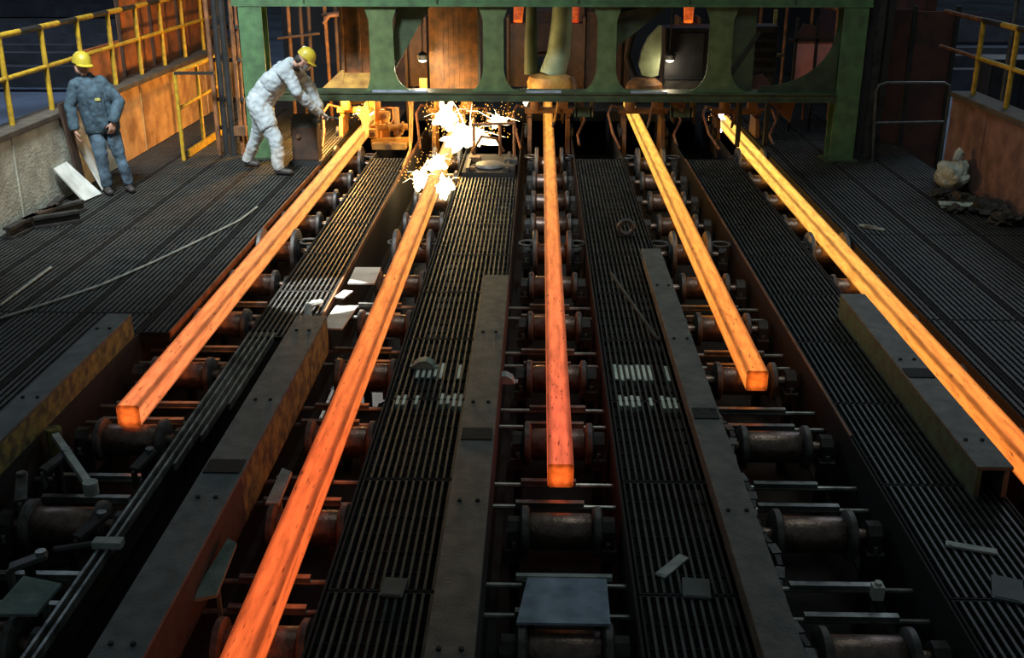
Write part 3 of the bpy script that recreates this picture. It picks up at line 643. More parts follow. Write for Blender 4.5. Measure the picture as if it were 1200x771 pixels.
burst('spark_burst', (-1.17, 13.3, 0.06), 50, 0.3, 0.014, 5, 'white-hot spatter on the right flank of longest billet', core=0.12, stretch=(0.7, 1.3, 0.9))
burst('spark_burst', (-1.35, 14.2, 0.16), 50, 0.3, 0.014, 6, 'white-hot flare on top of the longest billet', core=0.12, stretch=(1.0, 1.4, 0.7))
burst('spark_burst', (-1.02, 15.75, 0.22), 160, 0.75, 0.018, 9, 'largest white burst of cutting sparks under the green frame', streaks=70, core=0.20, stretch=(1.5, 0.8, 0.8))
burst('spark_burst', (-1.40, 16.3, 0.42), 60, 0.4, 0.016, 12, 'white flare of sparks at the torch over longest billet', core=0.15, stretch=(1, 0.8, 1.1))
burst('spark_burst', (-0.62, 15.9, 0.42), 60, 0.5, 0.012, 15, 'small spark spray flying right towards the middle billet', core=0.10, streaks=36, stretch=(1.2, 0.7, 0.7))
burst('spark_burst', (2.99, 18.2, 0.08), 26, 0.3, 0.012, 21, 'blue-white torch flash at the rightmost billet', m='arc', core=0.10, streaks=18, stretch=(0.7, 0.7, 1.3))
burst('spark_burst', (-0.22, 17.6, 0.52), 20, 0.2, 0.01, 25, 'small white flash left of the middle billet under the frame', core=0.10, streaks=10, stretch=(0.7, 0.7, 1.4))
burst('spark_burst', (-2.72, 17.0, 0.28), 40, 0.35, 0.014, 31, 'yellow torch flare over the leftmost billet', m='ember', core=0.13, streaks=20, stretch=(0.6, 0.6, 1.5))
lamp('cutting_flare_light', 'POINT', (-1.1, 15.5, 0.62), 95, (1.0, 0.62, 0.22), shadow_soft_size=0.2)
lamp('cutting_flare_light', 'POINT', (-3.1, 16.7, 0.75), 330, (1.0, 0.50, 0.12), shadow_soft_size=0.2)

# ============================================================ LEFT SIDE: railing, screen, gate, ladder
rail = thing('parapet_railing', (-5.91, 9.0, 1.02), 'yellow pipe railing with yellow and black top rail on left parapet', 'railing')
RX = -5.91
ys = [10.0+0.0] ; ys = [8.9+1.06*k for k in range(12)]
for y in ys: MB().cyl((RX, y, 1.0), (RX, y, 1.99), 0.032, 10).build('post', 'yellow', rail, True)
for k in range(len(ys)-1):
    ym = ys[k]+0.50
    MB().cyl((RX, ys[k]-0.02, 1.99), (RX, ym, 1.99), 0.034, 10).build('top_rail', 'yellow', rail, True)
    MB().cyl((RX, ym, 1.99), (RX, ys[k+1]-0.02, 1.99), 0.034, 10).build('top_rail', 'black_paint', rail, True)
    MB().cyl((RX, ys[k], 1.53), (RX, ys[k+1], 1.53), 0.028, 10).build('mid_rail', 'yellow', rail, True)
scr = thing('sheet_screen', (-6.25, 15.0, -0.4), 'rust coloured sheet screen standing behind the left railing', 'screen')
for k in range(5):
    y = 15.15+1.35*k
    MB().box(-6.27, -6.24, y, y+1.30, -0.4, (1.5 if k == 0 else 2.6)).build('sheet_panel', 'screen', scr)
    MB().box(-6.24, -6.20, y+1.29, y+1.36, -0.4, 2.6).build('screen_post', 'rust_dark', scr)
gate = thing('safety_barrier', (-5.0, 15.1, 0), 'yellow pipe barrier standing before the orange-lit parapet', 'barrier')
for y, h_ in ((15.05, 1.22), (16.05, 1.22), (17.0, 1.22)): MB().cyl((-5.0, y, 0), (-5.0, y, h_), 0.028, 10).build('post', 'yellow', gate, True)
MB().cyl((-5.0, 15.05, 1.20), (-5.0, 17.0, 1.20), 0.028, 10).build('top_rail', 'yellow', gate, True)
MB().cyl((-5.0, 15.05, 0.72), (-5.0, 17.0, 0.75), 0.026, 10).build('mid_rail', 'yellow', gate, True)
MB().box(-5.02, -4.98, 15.3, 17.0, 0.0, 0.10).build('toe_board', 'yellow', gate)
MB().box(-5.0, -4.45, 15.02, 15.06, 1.19, 1.23).build('return_rail', 'black_paint', gate)
lad = thing('cable_mast', (-4.4, 15.5, 0), 'tall dark pipe mast with rusty risers left of the frame', 'mast')
for x, y, r, m in ((-4.60, 15.45, 0.035, 'rustpipe'), (-4.50, 15.5, 0.05, 'black'), (-4.38, 15.42, 0.05, 'black'), (-4.28, 15.5, 0.028, 'rustpipe'), (-4.24, 15.6, 0.02, 'rustpipe')):
    MB().cyl((x, y, 0), (x, y, 3.2), r, 10).build('riser_pipe', m, lad, True)
for z in (0.35, 0.75, 1.3, 1.75, 2.2): MB().box(-4.64, -4.2, 15.54, 15.58, z, z+0.05).build('clamp_bar', 'block', lad)
MB().box(-4.36, -4.18, 15.38, 15.5, 0.28, 0.42).build('junction_box', 'rust', lad, bevel=0.01)
# background scaffold pipes between left column and hopper
sca = thing('pipe_scaffold', (-3.6, 18.2, 0), 'dim rusty pipes and rails behind the bending worker', 'pipes')
for x, m in ((-4.12, 'rust'), (-3.9, 'rust_dark'), (-3.78, 'rust_dark'), (-3.5, 'rust'), (-3.32, 'rust_dark'), (-3.2, 'rust_dark')):
    MB().cyl((x, 18.2+0.2*random.random(), -0.1), (x, 18.2+0.2*random.random(), 2.6), 0.03, 8).build('upright', m, sca, True)
for z, x0, x1 in ((1.35, -4.3, -3.6), (1.72, -3.55, -3.0)): MB().cyl((x0, 18.25, z), (x1, 18.25, z+0.08), 0.022, 8).build('crosspipe', 'rust_dark', sca, True)
MB().tube([(-3.5, 18.1, 1.6), (-3.4, 18.1, 1.72), (-3.2, 18.1, 1.74), (-3.12, 18.1, 1.6), (-3.1, 18.1, 1.2)], 0.03, 8).build('bent_pipe', 'rustpipe', sca, True)
MB().box(-3.3, -3.0, 18.5, 18.54, 1.55, 1.9).build('sheet_plate', 'palesheet', sca)
# boards by the man in blue
b1 = MB().sheet((-5.47, 12.62, 0.01), (-5.40, 13.0, 0.01), (-5.75, 12.93, 0.42), (-5.75, 12.56, 0.42), 0.02)
tag(b1.build('white_board', 'white'), 'low white board leaning on the left parapet in front', 'board')
tag(MB().sheet((-5.46, 13.20, 0.01), (-5.45, 13.46, 0.01), (-5.75, 13.42, 0.66), (-5.75, 13.22, 0.66), 0.02).build('white_board', 'white'), 'narrow white board leaning behind the man in blue', 'board')
tag(MB().sheet((-5.66, 13.03, 0.01), (-5.66, 13.20, 0.01), (-5.75, 13.12, 1.12), (-5.75, 12.93, 1.12), 0.03).build('dark_plank', 'rust_dark'), 'dark brown plank propped upright against left parapet', 'plank')
# scrap at the foot of the left parapet
rnd = random.Random(3)
for k, (x, y, l, ang) in enumerate(((-5.55, 11.7, 0.7, 80), (-5.45, 12.0, 0.55, 60), (-5.6, 12.2, 0.5, 100), (-5.35, 11.6, 0.5, 40), (-5.6, 11.3, 0.6, 85))):
    d = V((math.cos(math.radians(ang)), math.sin(math.radians(ang)), 0))*l/2
    r_ = MB(); c_ = V((x, y, 0.06)); r_.bar(c_-d, c_+d, 0.12, 0.03, (0, 0, 1)); r_.bar(c_-d+V((0, 0, 0.05)), c_+d+V((0, 0, 0.05)), 0.03, 0.08); r_.bar(c_-d+V((0, 0, 0.1)), c_+d+V((0, 0, 0.1)), 0.09, 0.03)
    o = r_.build('rail_offcut', 'scrap' if k else 'rust_dark'); o.location.z = 0.002
    tag(o, ['rusty brown rail offcut in the scrap by left parapet', 'dark rail offcut lying slanted nearest the white board', 'dark rail offcut tight against the parapet near white board', 'shortest dark rail offcut lying toward the open deck', 'dark rail offcut at the left edge by parapet'][k], 'scrap', 'rail offcuts by the left parapet')
# hoses on left deck
tag(MB().tube([(-4.75, 8.2, 0.015), (-4.57, 8.56, 0.015), (-4.30, 9.0, 0.015), (-4.04, 9.49, 0.015), (-3.8, 10.2, 0.015), (-3.59, 10.92, 0.015), (-3.36, 11.8, 0.015), (-3.31, 12.4, 0.015)], 0.012, 6).build('floor_hose', 'hose', smooth=True), 'long thin pale hose snaking across the left deck', 'hose')
tag(MB().tube([(-4.72, 8.88, 0.015), (-4.73, 9.4, 0.015), (-4.74, 10.0, 0.015)], 0.012, 6).build('floor_rod', 'hose', smooth=True), 'short thin pale rod lying on the left deck', 'rod')

# ============================================================ RIGHT SIDE
rail = thing('parapet_railing', (5.54, 9.0, 1.08), 'yellow pipe railing on the reddish right parapet', 'railing')
for y in (9.9, 11.0, 12.1, 13.15, 14.2):
    MB().cyl((5.54, y, 1.06), (5.54, y, 2.0), 0.032, 10).build('post', 'yellow', rail, True)
MB().cyl((5.54, 9.8, 1.54), (5.54, 14.25, 1.54), 0.028, 10).build('mid_rail', 'yellow', rail, True)
for y0, y1, m in ((9.8, 10.4, 'yellow'), (10.4, 11.0, 'black_paint'), (11.0, 11.5, 'yellow'), (11.5, 12.1, 'black_paint'), (12.1, 12.5, 'black_paint'), (12.5, 13.15, 'black_paint'), (13.1, 13.6, 'yellow'), (13.6, 14.2, 'black_paint')):
    MB().cyl((5.54, y0, 2.0), (5.54, y1, 2.0), 0.034, 10).build('top_rail', m, rail, True)
MB().tube([(5.54, 14.2, 2.0), (5.54, 15.6, 2.0)], 0.03, 10).build('top_rail', 'rustpipe', rail, True)
MB().tube([(5.54, 14.2, 1.54), (5.54, 15.6, 1.54)], 0.024, 10).build('mid_rail', 'rustpipe', rail, True)
pb = thing('pipe_barrier', (5.1, 15.2, 0), 'thin grey bent pipe barrier right of the green column', 'barrier')
MB().tube([(4.67, 15.2, 0), (4.61, 15.2, 0.98), (4.64, 15.2, 1.06), (4.74, 15.2, 1.09), (5.52, 15.2, 1.09), (5.59, 15.2, 1.05), (5.61, 15.2, 0.98), (5.61, 15.2, 0)], 0.022, 8).build('bent_frame', 'greypipe', pb, True)
MB().cyl((4.64, 15.2, 0.54), (5.61, 15.2, 0.56), 0.02, 8).build('mid_rail', 'greypipe', pb, True)
dp = thing('dark_column', (4.62, 15.55, 0), 'sooty dark column just right of the green column', 'column')
MB().box(4.46, 4.56, 15.4, 15.7, 0, 3.2).build('flange', 'black', dp); MB().box(4.72, 4.80, 15.4, 15.7, 0, 3.2).build('flange', 'black', dp); MB().box(4.56, 4.72, 15.52, 15.56, 0, 3.2).build('web', 'block', dp)
rb = thing('red_plate_screen', (5.7, 16.0, -0.4), 'dull dark red plate screen behind the grey pipe barrier', 'screen')
for k in range(2): MB().box(4.85+0.62*k, 5.44+0.62*k, 16.6, 16.63, -0.02 if k == 0 else -0.4, 1.95-0.03*k).build('plate', 'red_dark', rb)
for k in range(2): MB().box(5.43+0.62*k, 5.49+0.62*k, 16.55, 16.6, -0.4, 2.0).build('plate_post', 'black', rb)
# pink board and orange stair rail behind the right haunch
pk = thing('pink_board', (4.35, 17.6, 0), 'pink board behind the curved bracket by right column', 'board')
MB().box(4.0, 4.85, 17.6, 17.63, 0.75, 1.40).build('panel', 'pink', pk)
for x in (4.0, 4.32, 4.8): MB().box(x-0.02, x+0.02, 17.56, 17.6, -0.02, 1.75).build('stake', 'black', pk)
MB().box(3.9, 4.85, 17.56, 17.6, 1.39, 1.43).build('edge_bar', 'black', pk)
MB().prism([(4.0, 1.43), (4.62, 1.43), (4.3, 1.62), (4.1, 1.66)], 'y', 17.6, 17.63).build('top_piece', 'red_dark', pk)
sr = thing('stair_rail', (4.2, 18.6, 0), 'orange-brown sloping stair rail behind the right end of frame', 'railing')
for k in range(5):
    x = 3.2+0.42*k; MB().cyl((x, 18.6, -0.02), (x, 18.6, 2.05-0.12*(k-2)), 0.025, 8).build('baluster', 'rustpipe', sr, True)
MB().cyl((3.2, 18.6, 2.27), (4.9, 18.6, 1.78), 0.03, 8).build('handrail', 'rustpipe', sr, True)
tag(MB().box(3.55, 3.60, 17.2, 17.25, -0.02, 1.9).box(3.5, 3.65, 17.15, 17.3, -0.02, 0.02).box(3.55, 3.75, 17.2, 17.25, 1.2, 1.25).build('guard_post', 'yellow_worn'), 'slim worn yellow post behind frame near right column', 'post')
# scrap on right
s = thing('torn_sack', (5.2, 13.6, 0), 'crumpled whitish sack slumped against the right parapet', 'sack')
bm = bmesh.new(); bmesh.ops.create_icosphere(bm, subdivisions=4, radius=1.0)
for v in bm.verts:
    d = v.co.copy(); k = 1+0.25*noise.noise(d*1.6)+0.07*noise.noise(d*5)
    v.co = V((d.x*0.17*k+0.05*d.z, d.y*0.32*k, max(0.0, (d.z*0.5+0.5)*0.36*k)))
me = bpy.data.meshes.new('sack_body'); bm.to_mesh(me); bm.free(); me.materials.append(M['palesheet'])
o = bpy.data.objects.new('sack_body', me); col.objects.link(o); o.parent = s
MB().tube([(5.2, 13.55, 0.36), (5.24, 13.6, 0.44), (5.28, 13.6, 0.47)], 0.05, 8, 0.07).build('sack_neck', 'palesheet', s, True)
def lump(c, r, m, seed, name, label, cat, group=None, sq=(1, 1, 0.6)):
    bm = bmesh.new(); bmesh.ops.create_icosphere(bm, subdivisions=3, radius=1.0)
    for v in bm.verts:
        d = v.co.copy(); k = 1+0.45*noise.noise(d*1.9+V((seed, 0, 0)))+0.2*noise.noise(d*5+V((0, seed, 0)))
        v.co = V((d.x*sq[0]*r*k, d.y*sq[1]*r*k, (max(-0.55, d.z)+0.55)*r*sq[2]*k))
    zmin = min(v.co.z for v in bm.verts)
    for v in bm.verts: v.co.z -= zmin
    me = bpy.data.meshes.new(name); bm.to_mesh(me); bm.free(); me.materials.append(M[m])
    o = bpy.data.objects.new(name, me); col.objects.link(o); o.location = c
    return tag(o, label, cat, group)
for k, (x, y, r_) in enumerate(((5.05, 12.75, 0.16), (5.2, 12.35, 0.19), (4.95, 13.15, 0.13), (5.2, 11.9, 0.16), (4.85, 12.4, 0.1))):
    lump((x, y, 0), r_, 'scrap', 40+k, 'slag_lump', ['mid-sized black slag lump beside the bent pale sheet', 'largest black slag lump against right parapet', 'black slag lump closest to the whitish sack', 'nearest black slag lump by right parapet', 'smallest black slag lump lying off the heap'][k], 'slag', 'black slag lumps by the right parapet')
tag(MB().sheet((4.72, 12.62, 0.03), (5.08, 12.45, 0.05), (5.1, 12.56, 0.07), (4.74, 12.72, 0.05), 0.01).bar((4.74, 12.62, 0.01), (4.86, 12.6, 0.05), 0.03, 0.03).build('bent_sheet', 'palesheet'), 'small bent pale sheet lying before the black slag', 'scrap')
tag(MB().bar((3.56, 11.78, 0.012), (3.78, 11.58, 0.012), 0.035, 0.02).bar((3.60, 11.72, 0.03), (3.72, 11.62, 0.03), 0.012, 0.015).build('metal_strip', 'palesheet'), 'short pale metal strip on the right deck beside rightmost billet', 'scrap')
# bays: stock rows
for i, (x, y, n_, lab) in enumerate(((-11, 24, 4, 'row of dark stored billets nearest beyond the left railing'), (-14, 31, 5, 'row of dark stored billets far beyond the left railing'), (-19, 42, 5, 'farthest row of dark stored billets at upper left'), (13.5, 24, 4, 'row of dark stored billets beyond the right railing'), (13, 34, 5, 'farther row of dark stored billets at upper right'))):
    t = thing('billet_stack', (x, y, -0.4), lab, 'stack')
    for k in range(n_):
        MB().box(x-6, x+3, y+k*0.8, y+k*0.8+0.35, -0.3, 0.15+0.2*(k % 2)).build('stored_billet', 'stock', t)
    for xx in (-5, 2): MB().box(x+xx, x+xx+0.2, y-0.2, y+n_*0.8, -0.4, -0.3).build('bearer', 'black', t)
tp = thing('bay_post', (6.6, 16.4, -0.4), 'slender grey vertical pipe beyond the right railing', 'post')
MB().cyl((6.75, 16.2, -0.4), (6.75, 16.2, 3.4), 0.035, 10).build('pipe', 'greypipe', tp, True); MB().cyl((6.75, 16.2, -0.4), (6.75, 16.2, -0.36), 0.1, 12).build('base_flange', 'greypipe', tp, True)
bx = thing('bay_cabinet', (7.6, 17.5, -0.4), 'dark cabinet standing in the bay behind right railing', 'cabinet')
MB().box(7.0, 8.0, 17.4, 18.0, -0.4, 1.15).build('body', 'blackblue', bx, bevel=0.01); MB().box(7.05, 7.48, 17.38, 17.4, -0.3, 1.05).build('door', 'blackblue', bx); MB().box(7.52, 7.95, 17.38, 17.4, -0.3, 1.05).build('door', 'blackblue', bx)

# ============================================================ SMALL THINGS ON GRATINGS AND IN LANES
def flat_plate(c, l, w_, ang, m, name, label, cat, t=0.012, z=0.0):
    a = math.radians(ang); d = V((math.cos(a), math.sin(a), 0))*l/2; c = V((c[0], c[1], z+t/2+0.001))
    mb = MB().bar(c-d, c+d, w_, t)
    mb.bar(c-d*0.9+V((0, 0, t*0.6)), c-d*0.75+V((0, 0, t*0.6)), w_*0.8, t*0.4)
    return tag(mb.build(name, m), label, cat)
flat_plate((0.72, 4.93), 0.24, 0.06, 52, 'palesheet', 'metal_strip', 'pale metal strip on walkway beside a dull patch plate', 'scrap')
flat_plate((0.82, 4.73), 0.17, 0.14, 85, 'patch', 'patch_plate', 'dull square patch plate on walkway right of middle lane', 'plate')
flat_plate((-0.72, 4.70), 0.16, 0.12, 85, 'patch', 'patch_plate', 'dull square patch plate on walkway left of middle lane', 'plate')
flat_plate((2.36, 5.15), 0.26, 0.05, -18, 'palesheet', 'metal_strip', 'pale metal strip on walkway near the right edge', 'scrap')
flat_plate((2.40, 4.76), 0.22, 0.15, 70, 'patch', 'patch_plate', 'dull patch plate on walkway near the bottom right', 'plate')
tag(MB().bar((0.695, 10.0, 0.012), (0.967, 8.25, 0.012), 0.022, 0.02).bar((0.967, 8.25, 0.012), (0.99, 8.17, 0.03), 0.02, 0.02).build('loose_rod', 'greypipe'), 'thin loose rod lying slantwise on walkway right of middle billet', 'rod')
rg = thing('lifting_ring', (0.94, 11.3, 0), 'small rusty ring standing on walkway right of middle billet', 'ring')
mb = MB(); mb.tube([(0.94+0.075*math.cos(a), 11.3, 0.10+0.075*math.sin(a)) for a in [math.radians(20*k) for k in range(18)]] + [(0.94+0.075, 11.3, 0.10)], 0.024, 8)
mb.build('ring', 'flange', rg, True); MB().box(0.86, 1.02, 11.25, 11.35, 0, 0.02).build('foot_plate', 'side', rg)
# bright plates in the second lane under the roof light
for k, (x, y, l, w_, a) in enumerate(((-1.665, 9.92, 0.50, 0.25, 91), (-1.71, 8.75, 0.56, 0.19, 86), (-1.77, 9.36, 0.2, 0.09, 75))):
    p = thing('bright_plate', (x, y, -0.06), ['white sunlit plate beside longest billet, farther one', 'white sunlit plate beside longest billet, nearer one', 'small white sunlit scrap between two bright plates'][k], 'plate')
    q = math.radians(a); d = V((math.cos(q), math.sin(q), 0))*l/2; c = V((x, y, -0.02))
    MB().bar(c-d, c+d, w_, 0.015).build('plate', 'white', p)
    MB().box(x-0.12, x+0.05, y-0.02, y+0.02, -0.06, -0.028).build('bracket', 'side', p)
tag(MB().tube([(-1.95, 8.62, 0.02), (-1.98, 8.8, 0.07), (-1.90, 8.95, 0.05), (-1.99, 9.02, 0.02)], 0.035, 8, 0.02).build('crumpled_foil', 'palesheet', smooth=True), 'crumpled pale rag at the head of the grey girder', 'rag')
# leftmost lane clutter
lv = thing('lever_arm', (-2.95, 6.07, -0.3), 'pale slanting lever arm among rollers in the leftmost lane', 'lever')
MB().bar((-3.20, 6.42, 0.0), (-2.68, 5.72, -0.01), 0.045, 0.045).build('arm', 'palesheet', lv); MB().cyl((-3.2, 6.42, -0.14), (-3.2, 6.42, 0.04), 0.05, 12).build('pivot', 'yellow_worn', lv, True)
MB().cyl((-2.68, 5.72, -0.05), (-2.68, 5.72, 0.03), 0.045, 12).build('end_boss', 'palesheet', lv, True)
MB().cyl((-3.2, 6.42, -1.0), (-3.2, 6.42, -0.14), 0.03, 8).build('pivot_post', 'side', lv, True)
o = MB().sheet((-2.68, 4.44, -0.02), (-2.46, 4.46, -0.03), (-2.42, 4.68, 0.0), (-2.62, 4.70, 0.03), 0.02).bar((-2.48, 4.66, -0.6), (-2.5, 4.62, -0.01), 0.03, 0.03).build('torn_plate', 'greensheet'); tag(o, 'torn grey-green plate in the bottom left corner', 'plate')
cl = thing('edge_clamp', (-2.33, 5.06, 0), 'pale clamp gripping the thin rail at lower left', 'clamp')
MB().box(-2.40, -2.24, 5.02, 5.09, 0.0, 0.045).build('jaw', 'palesheet', cl, bevel=0.006); MB().cyl((-2.40, 5.05, 0.02), (-2.62, 5.05, -0.02), 0.018, 8).build('screw', 'greypipe', cl, True)
o = MB().sheet((-1.72, 4.55, 0.0), (-1.60, 4.6, 0.0), (-1.60, 5.0, 0.05), (-1.66, 5.05, 0.05), 0.02).bar((-1.66, 4.8, -0.3), (-1.66, 4.8, 0.02), 0.02, 0.02).build('bent_cover', 'greensheet'); tag(o, 'bent grey-green cover beside long grey girder', 'cover')
o = MB().sheet((-1.60, 5.62, -0.06), (-1.52, 5.62, -0.06), (-1.50, 5.9, 0.0), (-1.57, 5.95, 0.0), 0.02).bar((-1.55, 5.75, -0.3), (-1.55, 5.75, -0.03), 0.02, 0.02).build('pale_bracket', 'palesheet'); tag(o, 'pale bracket sticking up left of longest billet', 'bracket')
for k, (x, y, a, l, lab) in enumerate(((-3.05, 6.1, 60, 0.22, 'dark hinged bracket beside the slanting lever'), (-3.12, 5.75, 110, 0.26, 'dark bent bracket left of second nearest roller'), (-2.5, 6.12, 70, 0.2, 'brown tilted bracket below the end of leftmost billet'), (-2.52, 5.32, 60, 0.22, 'brown tilted bracket right of second nearest roller'), (-2.72, 4.95, 20, 0.2, 'grey tilted bracket near the bottom left corner'))):
    t = thing('hinge_bracket', (x, y, -0.3), lab, 'bracket', 'brackets in the leftmost lane')
    q = math.radians(a); d = V((math.cos(q), math.sin(q), 0.25)).normalized()*l/2; c = V((x, y, -0.03))
    MB().bar(c-d, c+d, 0.07, 0.03).bar(c-d, c-d+V((0, 0, -0.12)), 0.06, 0.02).build('arm', 'brown_worn' if k in (2, 3) else 'flange', t, bevel=0.005)
    MB().cyl(c+d*0.7+V((0, 0, -0.02)), c+d*0.7+V((0, 0, 0.035)), 0.028, 10).build('pin', 'pipe', t, True)
    MB().box(x-0.02, x+0.02, y-0.02, y+0.02, -1.0, -0.045).build('stem', 'side', t)
# blue-grey cover at the front of the middle lane
cv = thing('roller_cover', (0.15, 4.65, -0.3), 'shiny blue-grey cover plate at the front of middle lane', 'cover')
MB().sheet((-0.09, 4.46, -0.035), (0.37, 4.46, -0.035), (0.37, 4.83, -0.02), (-0.04, 4.83, -0.02), 0.015).build('plate', 'bluesteel', cv)
MB().box(-0.10, 0.40, 4.83, 4.86, -0.03, 0.0).build('edge_bar', 'palesheet', cv)
for x in (-0.02, 0.33): MB().box(x-0.02, x+0.02, 4.70, 4.74, -1.0, -0.03).build('leg', 'side', cv)
# small white box and side machinery in fourth lane
o = MB().box(1.80, 1.86, 4.96, 5.02, -0.2, -0.12).cyl((1.83, 4.99, -0.12), (1.83, 4.99, -0.10), 0.02, 8).build('sensor_box', 'white'); o.location.z = -0.21; tag(o, 'tiny white sensor box in the fourth lane', 'sensor')
ch = thing('drive_chain', (1.32, 5.6, -0.2), 'dark drive chain along left edge of the fourth lane', 'chain')
pts = [(1.30+0.03*math.sin(k*0.9), 4.2+0.11*k, -0.10-0.02*math.sin(k*0.5)) for k in range(28)]
for k in range(27):
    a, b = V(pts[k]), V(pts[k+1]); MB().bar(a, a+(b-a)*0.86, 0.05 if k % 2 else 0.03, 0.03).build('link', 'flange' if k % 2 else 'block', ch)
# cup-like guards on gratings near the light patch strips
for i, (x, y, m) in enumerate(((-0.86, 7.62, 'greensheet'), (-0.25, 7.35, 'palesheet'))):
    o = MB().prism([(x-0.09, 0.002), (x+0.09, 0.002), (x+0.07, 0.045), (x+0.02, 0.07), (x-0.04, 0.06), (x-0.08, 0.03)], 'y', y-0.05, y+0.05).box(x-0.11, x+0.11, y-0.03, y+0.03, 0.002, 0.014).build('bearing_cap', m, bevel=0.004)
    tag(o, ['grey-green bearing cap on walkway left of brown girder', 'pale bearing cap beside the brown girder by middle lane'][i], 'cap')
# control pedestal the worker reaches for
cpd = thing('control_pedestal', (-3.22, 14.95, 0), 'sooty control pedestal with lever left of the leftmost billet', 'pedestal')
MB().box(-3.40, -3.04, 14.8, 15.06, 0.06, 0.52).build('cabinet', 'rust_dark', cpd, bevel=0.015)
MB().box(-3.44, -3.0, 14.76, 15.1, 0.0, 0.06).build('plinth', 'black', cpd)
MB().prism([(14.8, 0.52), (15.06, 0.52), (15.06, 0.66), (14.9, 0.62)], 'x', -3.40, -3.04).build('sloping_top', 'black', cpd)
MB().tube([(-3.08, 14.9, 0.55), (-2.98, 14.86, 0.62), (-2.86, 14.78, 0.66), (-2.72, 14.7, 0.66)], 0.014, 8).build('lever', 'greypipe', cpd, True)
MB().cyl((-3.3, 14.79, 0.4), (-3.3, 14.77, 0.4), 0.03, 10).build('knob', 'rust', cpd, True)

# ============================================================ PEOPLE
def capsule(bm, p, q, r1, r2, seg=14, rings=5):
    p = V(p); q = V(q); d = q-p; L = max(d.length, 1e-5); d.normalize()
    s = d.cross(V((0, 0, 1)) if abs(d.z) < 0.9 else V((1, 0, 0))).normalized(); u = s.cross(d)
    rows = []
    for i in range(rings+1):
        t = math.pi/2*i/rings; rows.append((p-d*r1*math.cos(t), r1*math.sin(t)))
    for i in range(rings+1):
        t = math.pi/2*i/rings; rows.append((q+d*r2*math.sin(t), r2*math.cos(t)))
    vr = []
    for c, r in rows:
        if r < 1e-4: vr.append([bm.verts.new(c)])
        else: vr.append([bm.verts.new(c+(s*math.cos(2*math.pi*k/seg)+u*math.sin(2*math.pi*k/seg))*r) for k in range(seg)])
    for a, b in zip(vr, vr[1:]):
        for k in range(seg):
            if len(a) == 1: bm.faces.new((a[0], b[k], b[(k+1) % seg]))
            elif len(b) == 1: bm.faces.new((a[k], b[0], a[(k+1) % seg]))
            else: bm.faces.new((a[k], b[k], b[(k+1) % seg], a[(k+1) % seg]))

def seg_dist(x, p, q, r1, r2):
    d = q-p; L2 = d.length_squared; t = 0 if L2 < 1e-9 else max(0, min(1, (x-p).dot(d)/L2))
    return (x-(p+d*t)).length-(r1+(r2-r1)*t)

def hand_segs(wrist, fdir, palm_n, thumb_side, curl=0.6):
    """palm + five fingers; fdir finger direction, palm_n the side towards which fingers curl, thumb_side +1/-1"""
    f = V(fdir).normalized(); n = V(palm_n); n = (n-f*n.dot(f)).normalized(); s = f.cross(n)*thumb_side; w_ = V(wrist); out = []
    for k in (-1.0, -0.35, 0.35, 1.0):
        out.append(('hand', w_+s*0.018*k, w_+f*0.085+s*0.03*k, 0.019, 0.015))
    for k, l in zip((-1.0, -0.35, 0.35, 1.0), (0.056, 0.072, 0.080, 0.070)):
        a = w_+f*0.09+s*0.033*k; d1 = (f*math.cos(curl*0.6)+n*math.sin(curl*0.6)); b = a+d1*l*0.5
        d2 = (f*math.cos(curl*1.7)+n*math.sin(curl*1.7)); c = b+d2*l*0.32; d3 = (f*math.cos(curl*2.5)+n*math.sin(curl*2.5)); e = c+d3*l*0.24
        out += [('hand', a, b, 0.0105, 0.0095), ('hand', b, c, 0.0095, 0.009), ('hand', c, e, 0.009, 0.008)]
    a = w_+f*0.025+s*0.028; b = a+f*0.03+s*0.03+n*0.012; c = b+f*0.03+s*0.008+n*0.02
    out += [('hand', a, b, 0.014, 0.011), ('hand', b, c, 0.011, 0.009)]
    return out

def head_segs(c, face, upv):
    c = V(c); f = V(face).normalized(); u = V(upv); u = (u-f*u.dot(f)).normalized(); s = f.cross(u)
    return [('head', c+u*0.03-f*0.012, c+u*0.03+f*0.012, 0.088, 0.084), ('head', c-u*0.02+f*0.015, c-u*0.062+f*0.04, 0.066, 0.042),
            ('head', c+s*0.02-u*0.03, c-s*0.02-u*0.03, 0.062, 0.062), ('head', c+f*0.092+u*0.02, c+f*0.108-u*0.018, 0.009, 0.014),
            ('head', c+s*0.079+u*0.012, c+s*0.081-u*0.022, 0.014, 0.011), ('head', c-s*0.079+u*0.012, c-s*0.081-u*0.022, 0.014, 0.011),
            ('head', c+f*0.082-u*0.046+s*0.016, c+f*0.082-u*0.046-s*0.016, 0.008, 0.008),
            ('head', c+f*0.075+u*0.038+s*0.035, c+f*0.075+u*0.038-s*0.035, 0.014, 0.014)], c, f, u, s

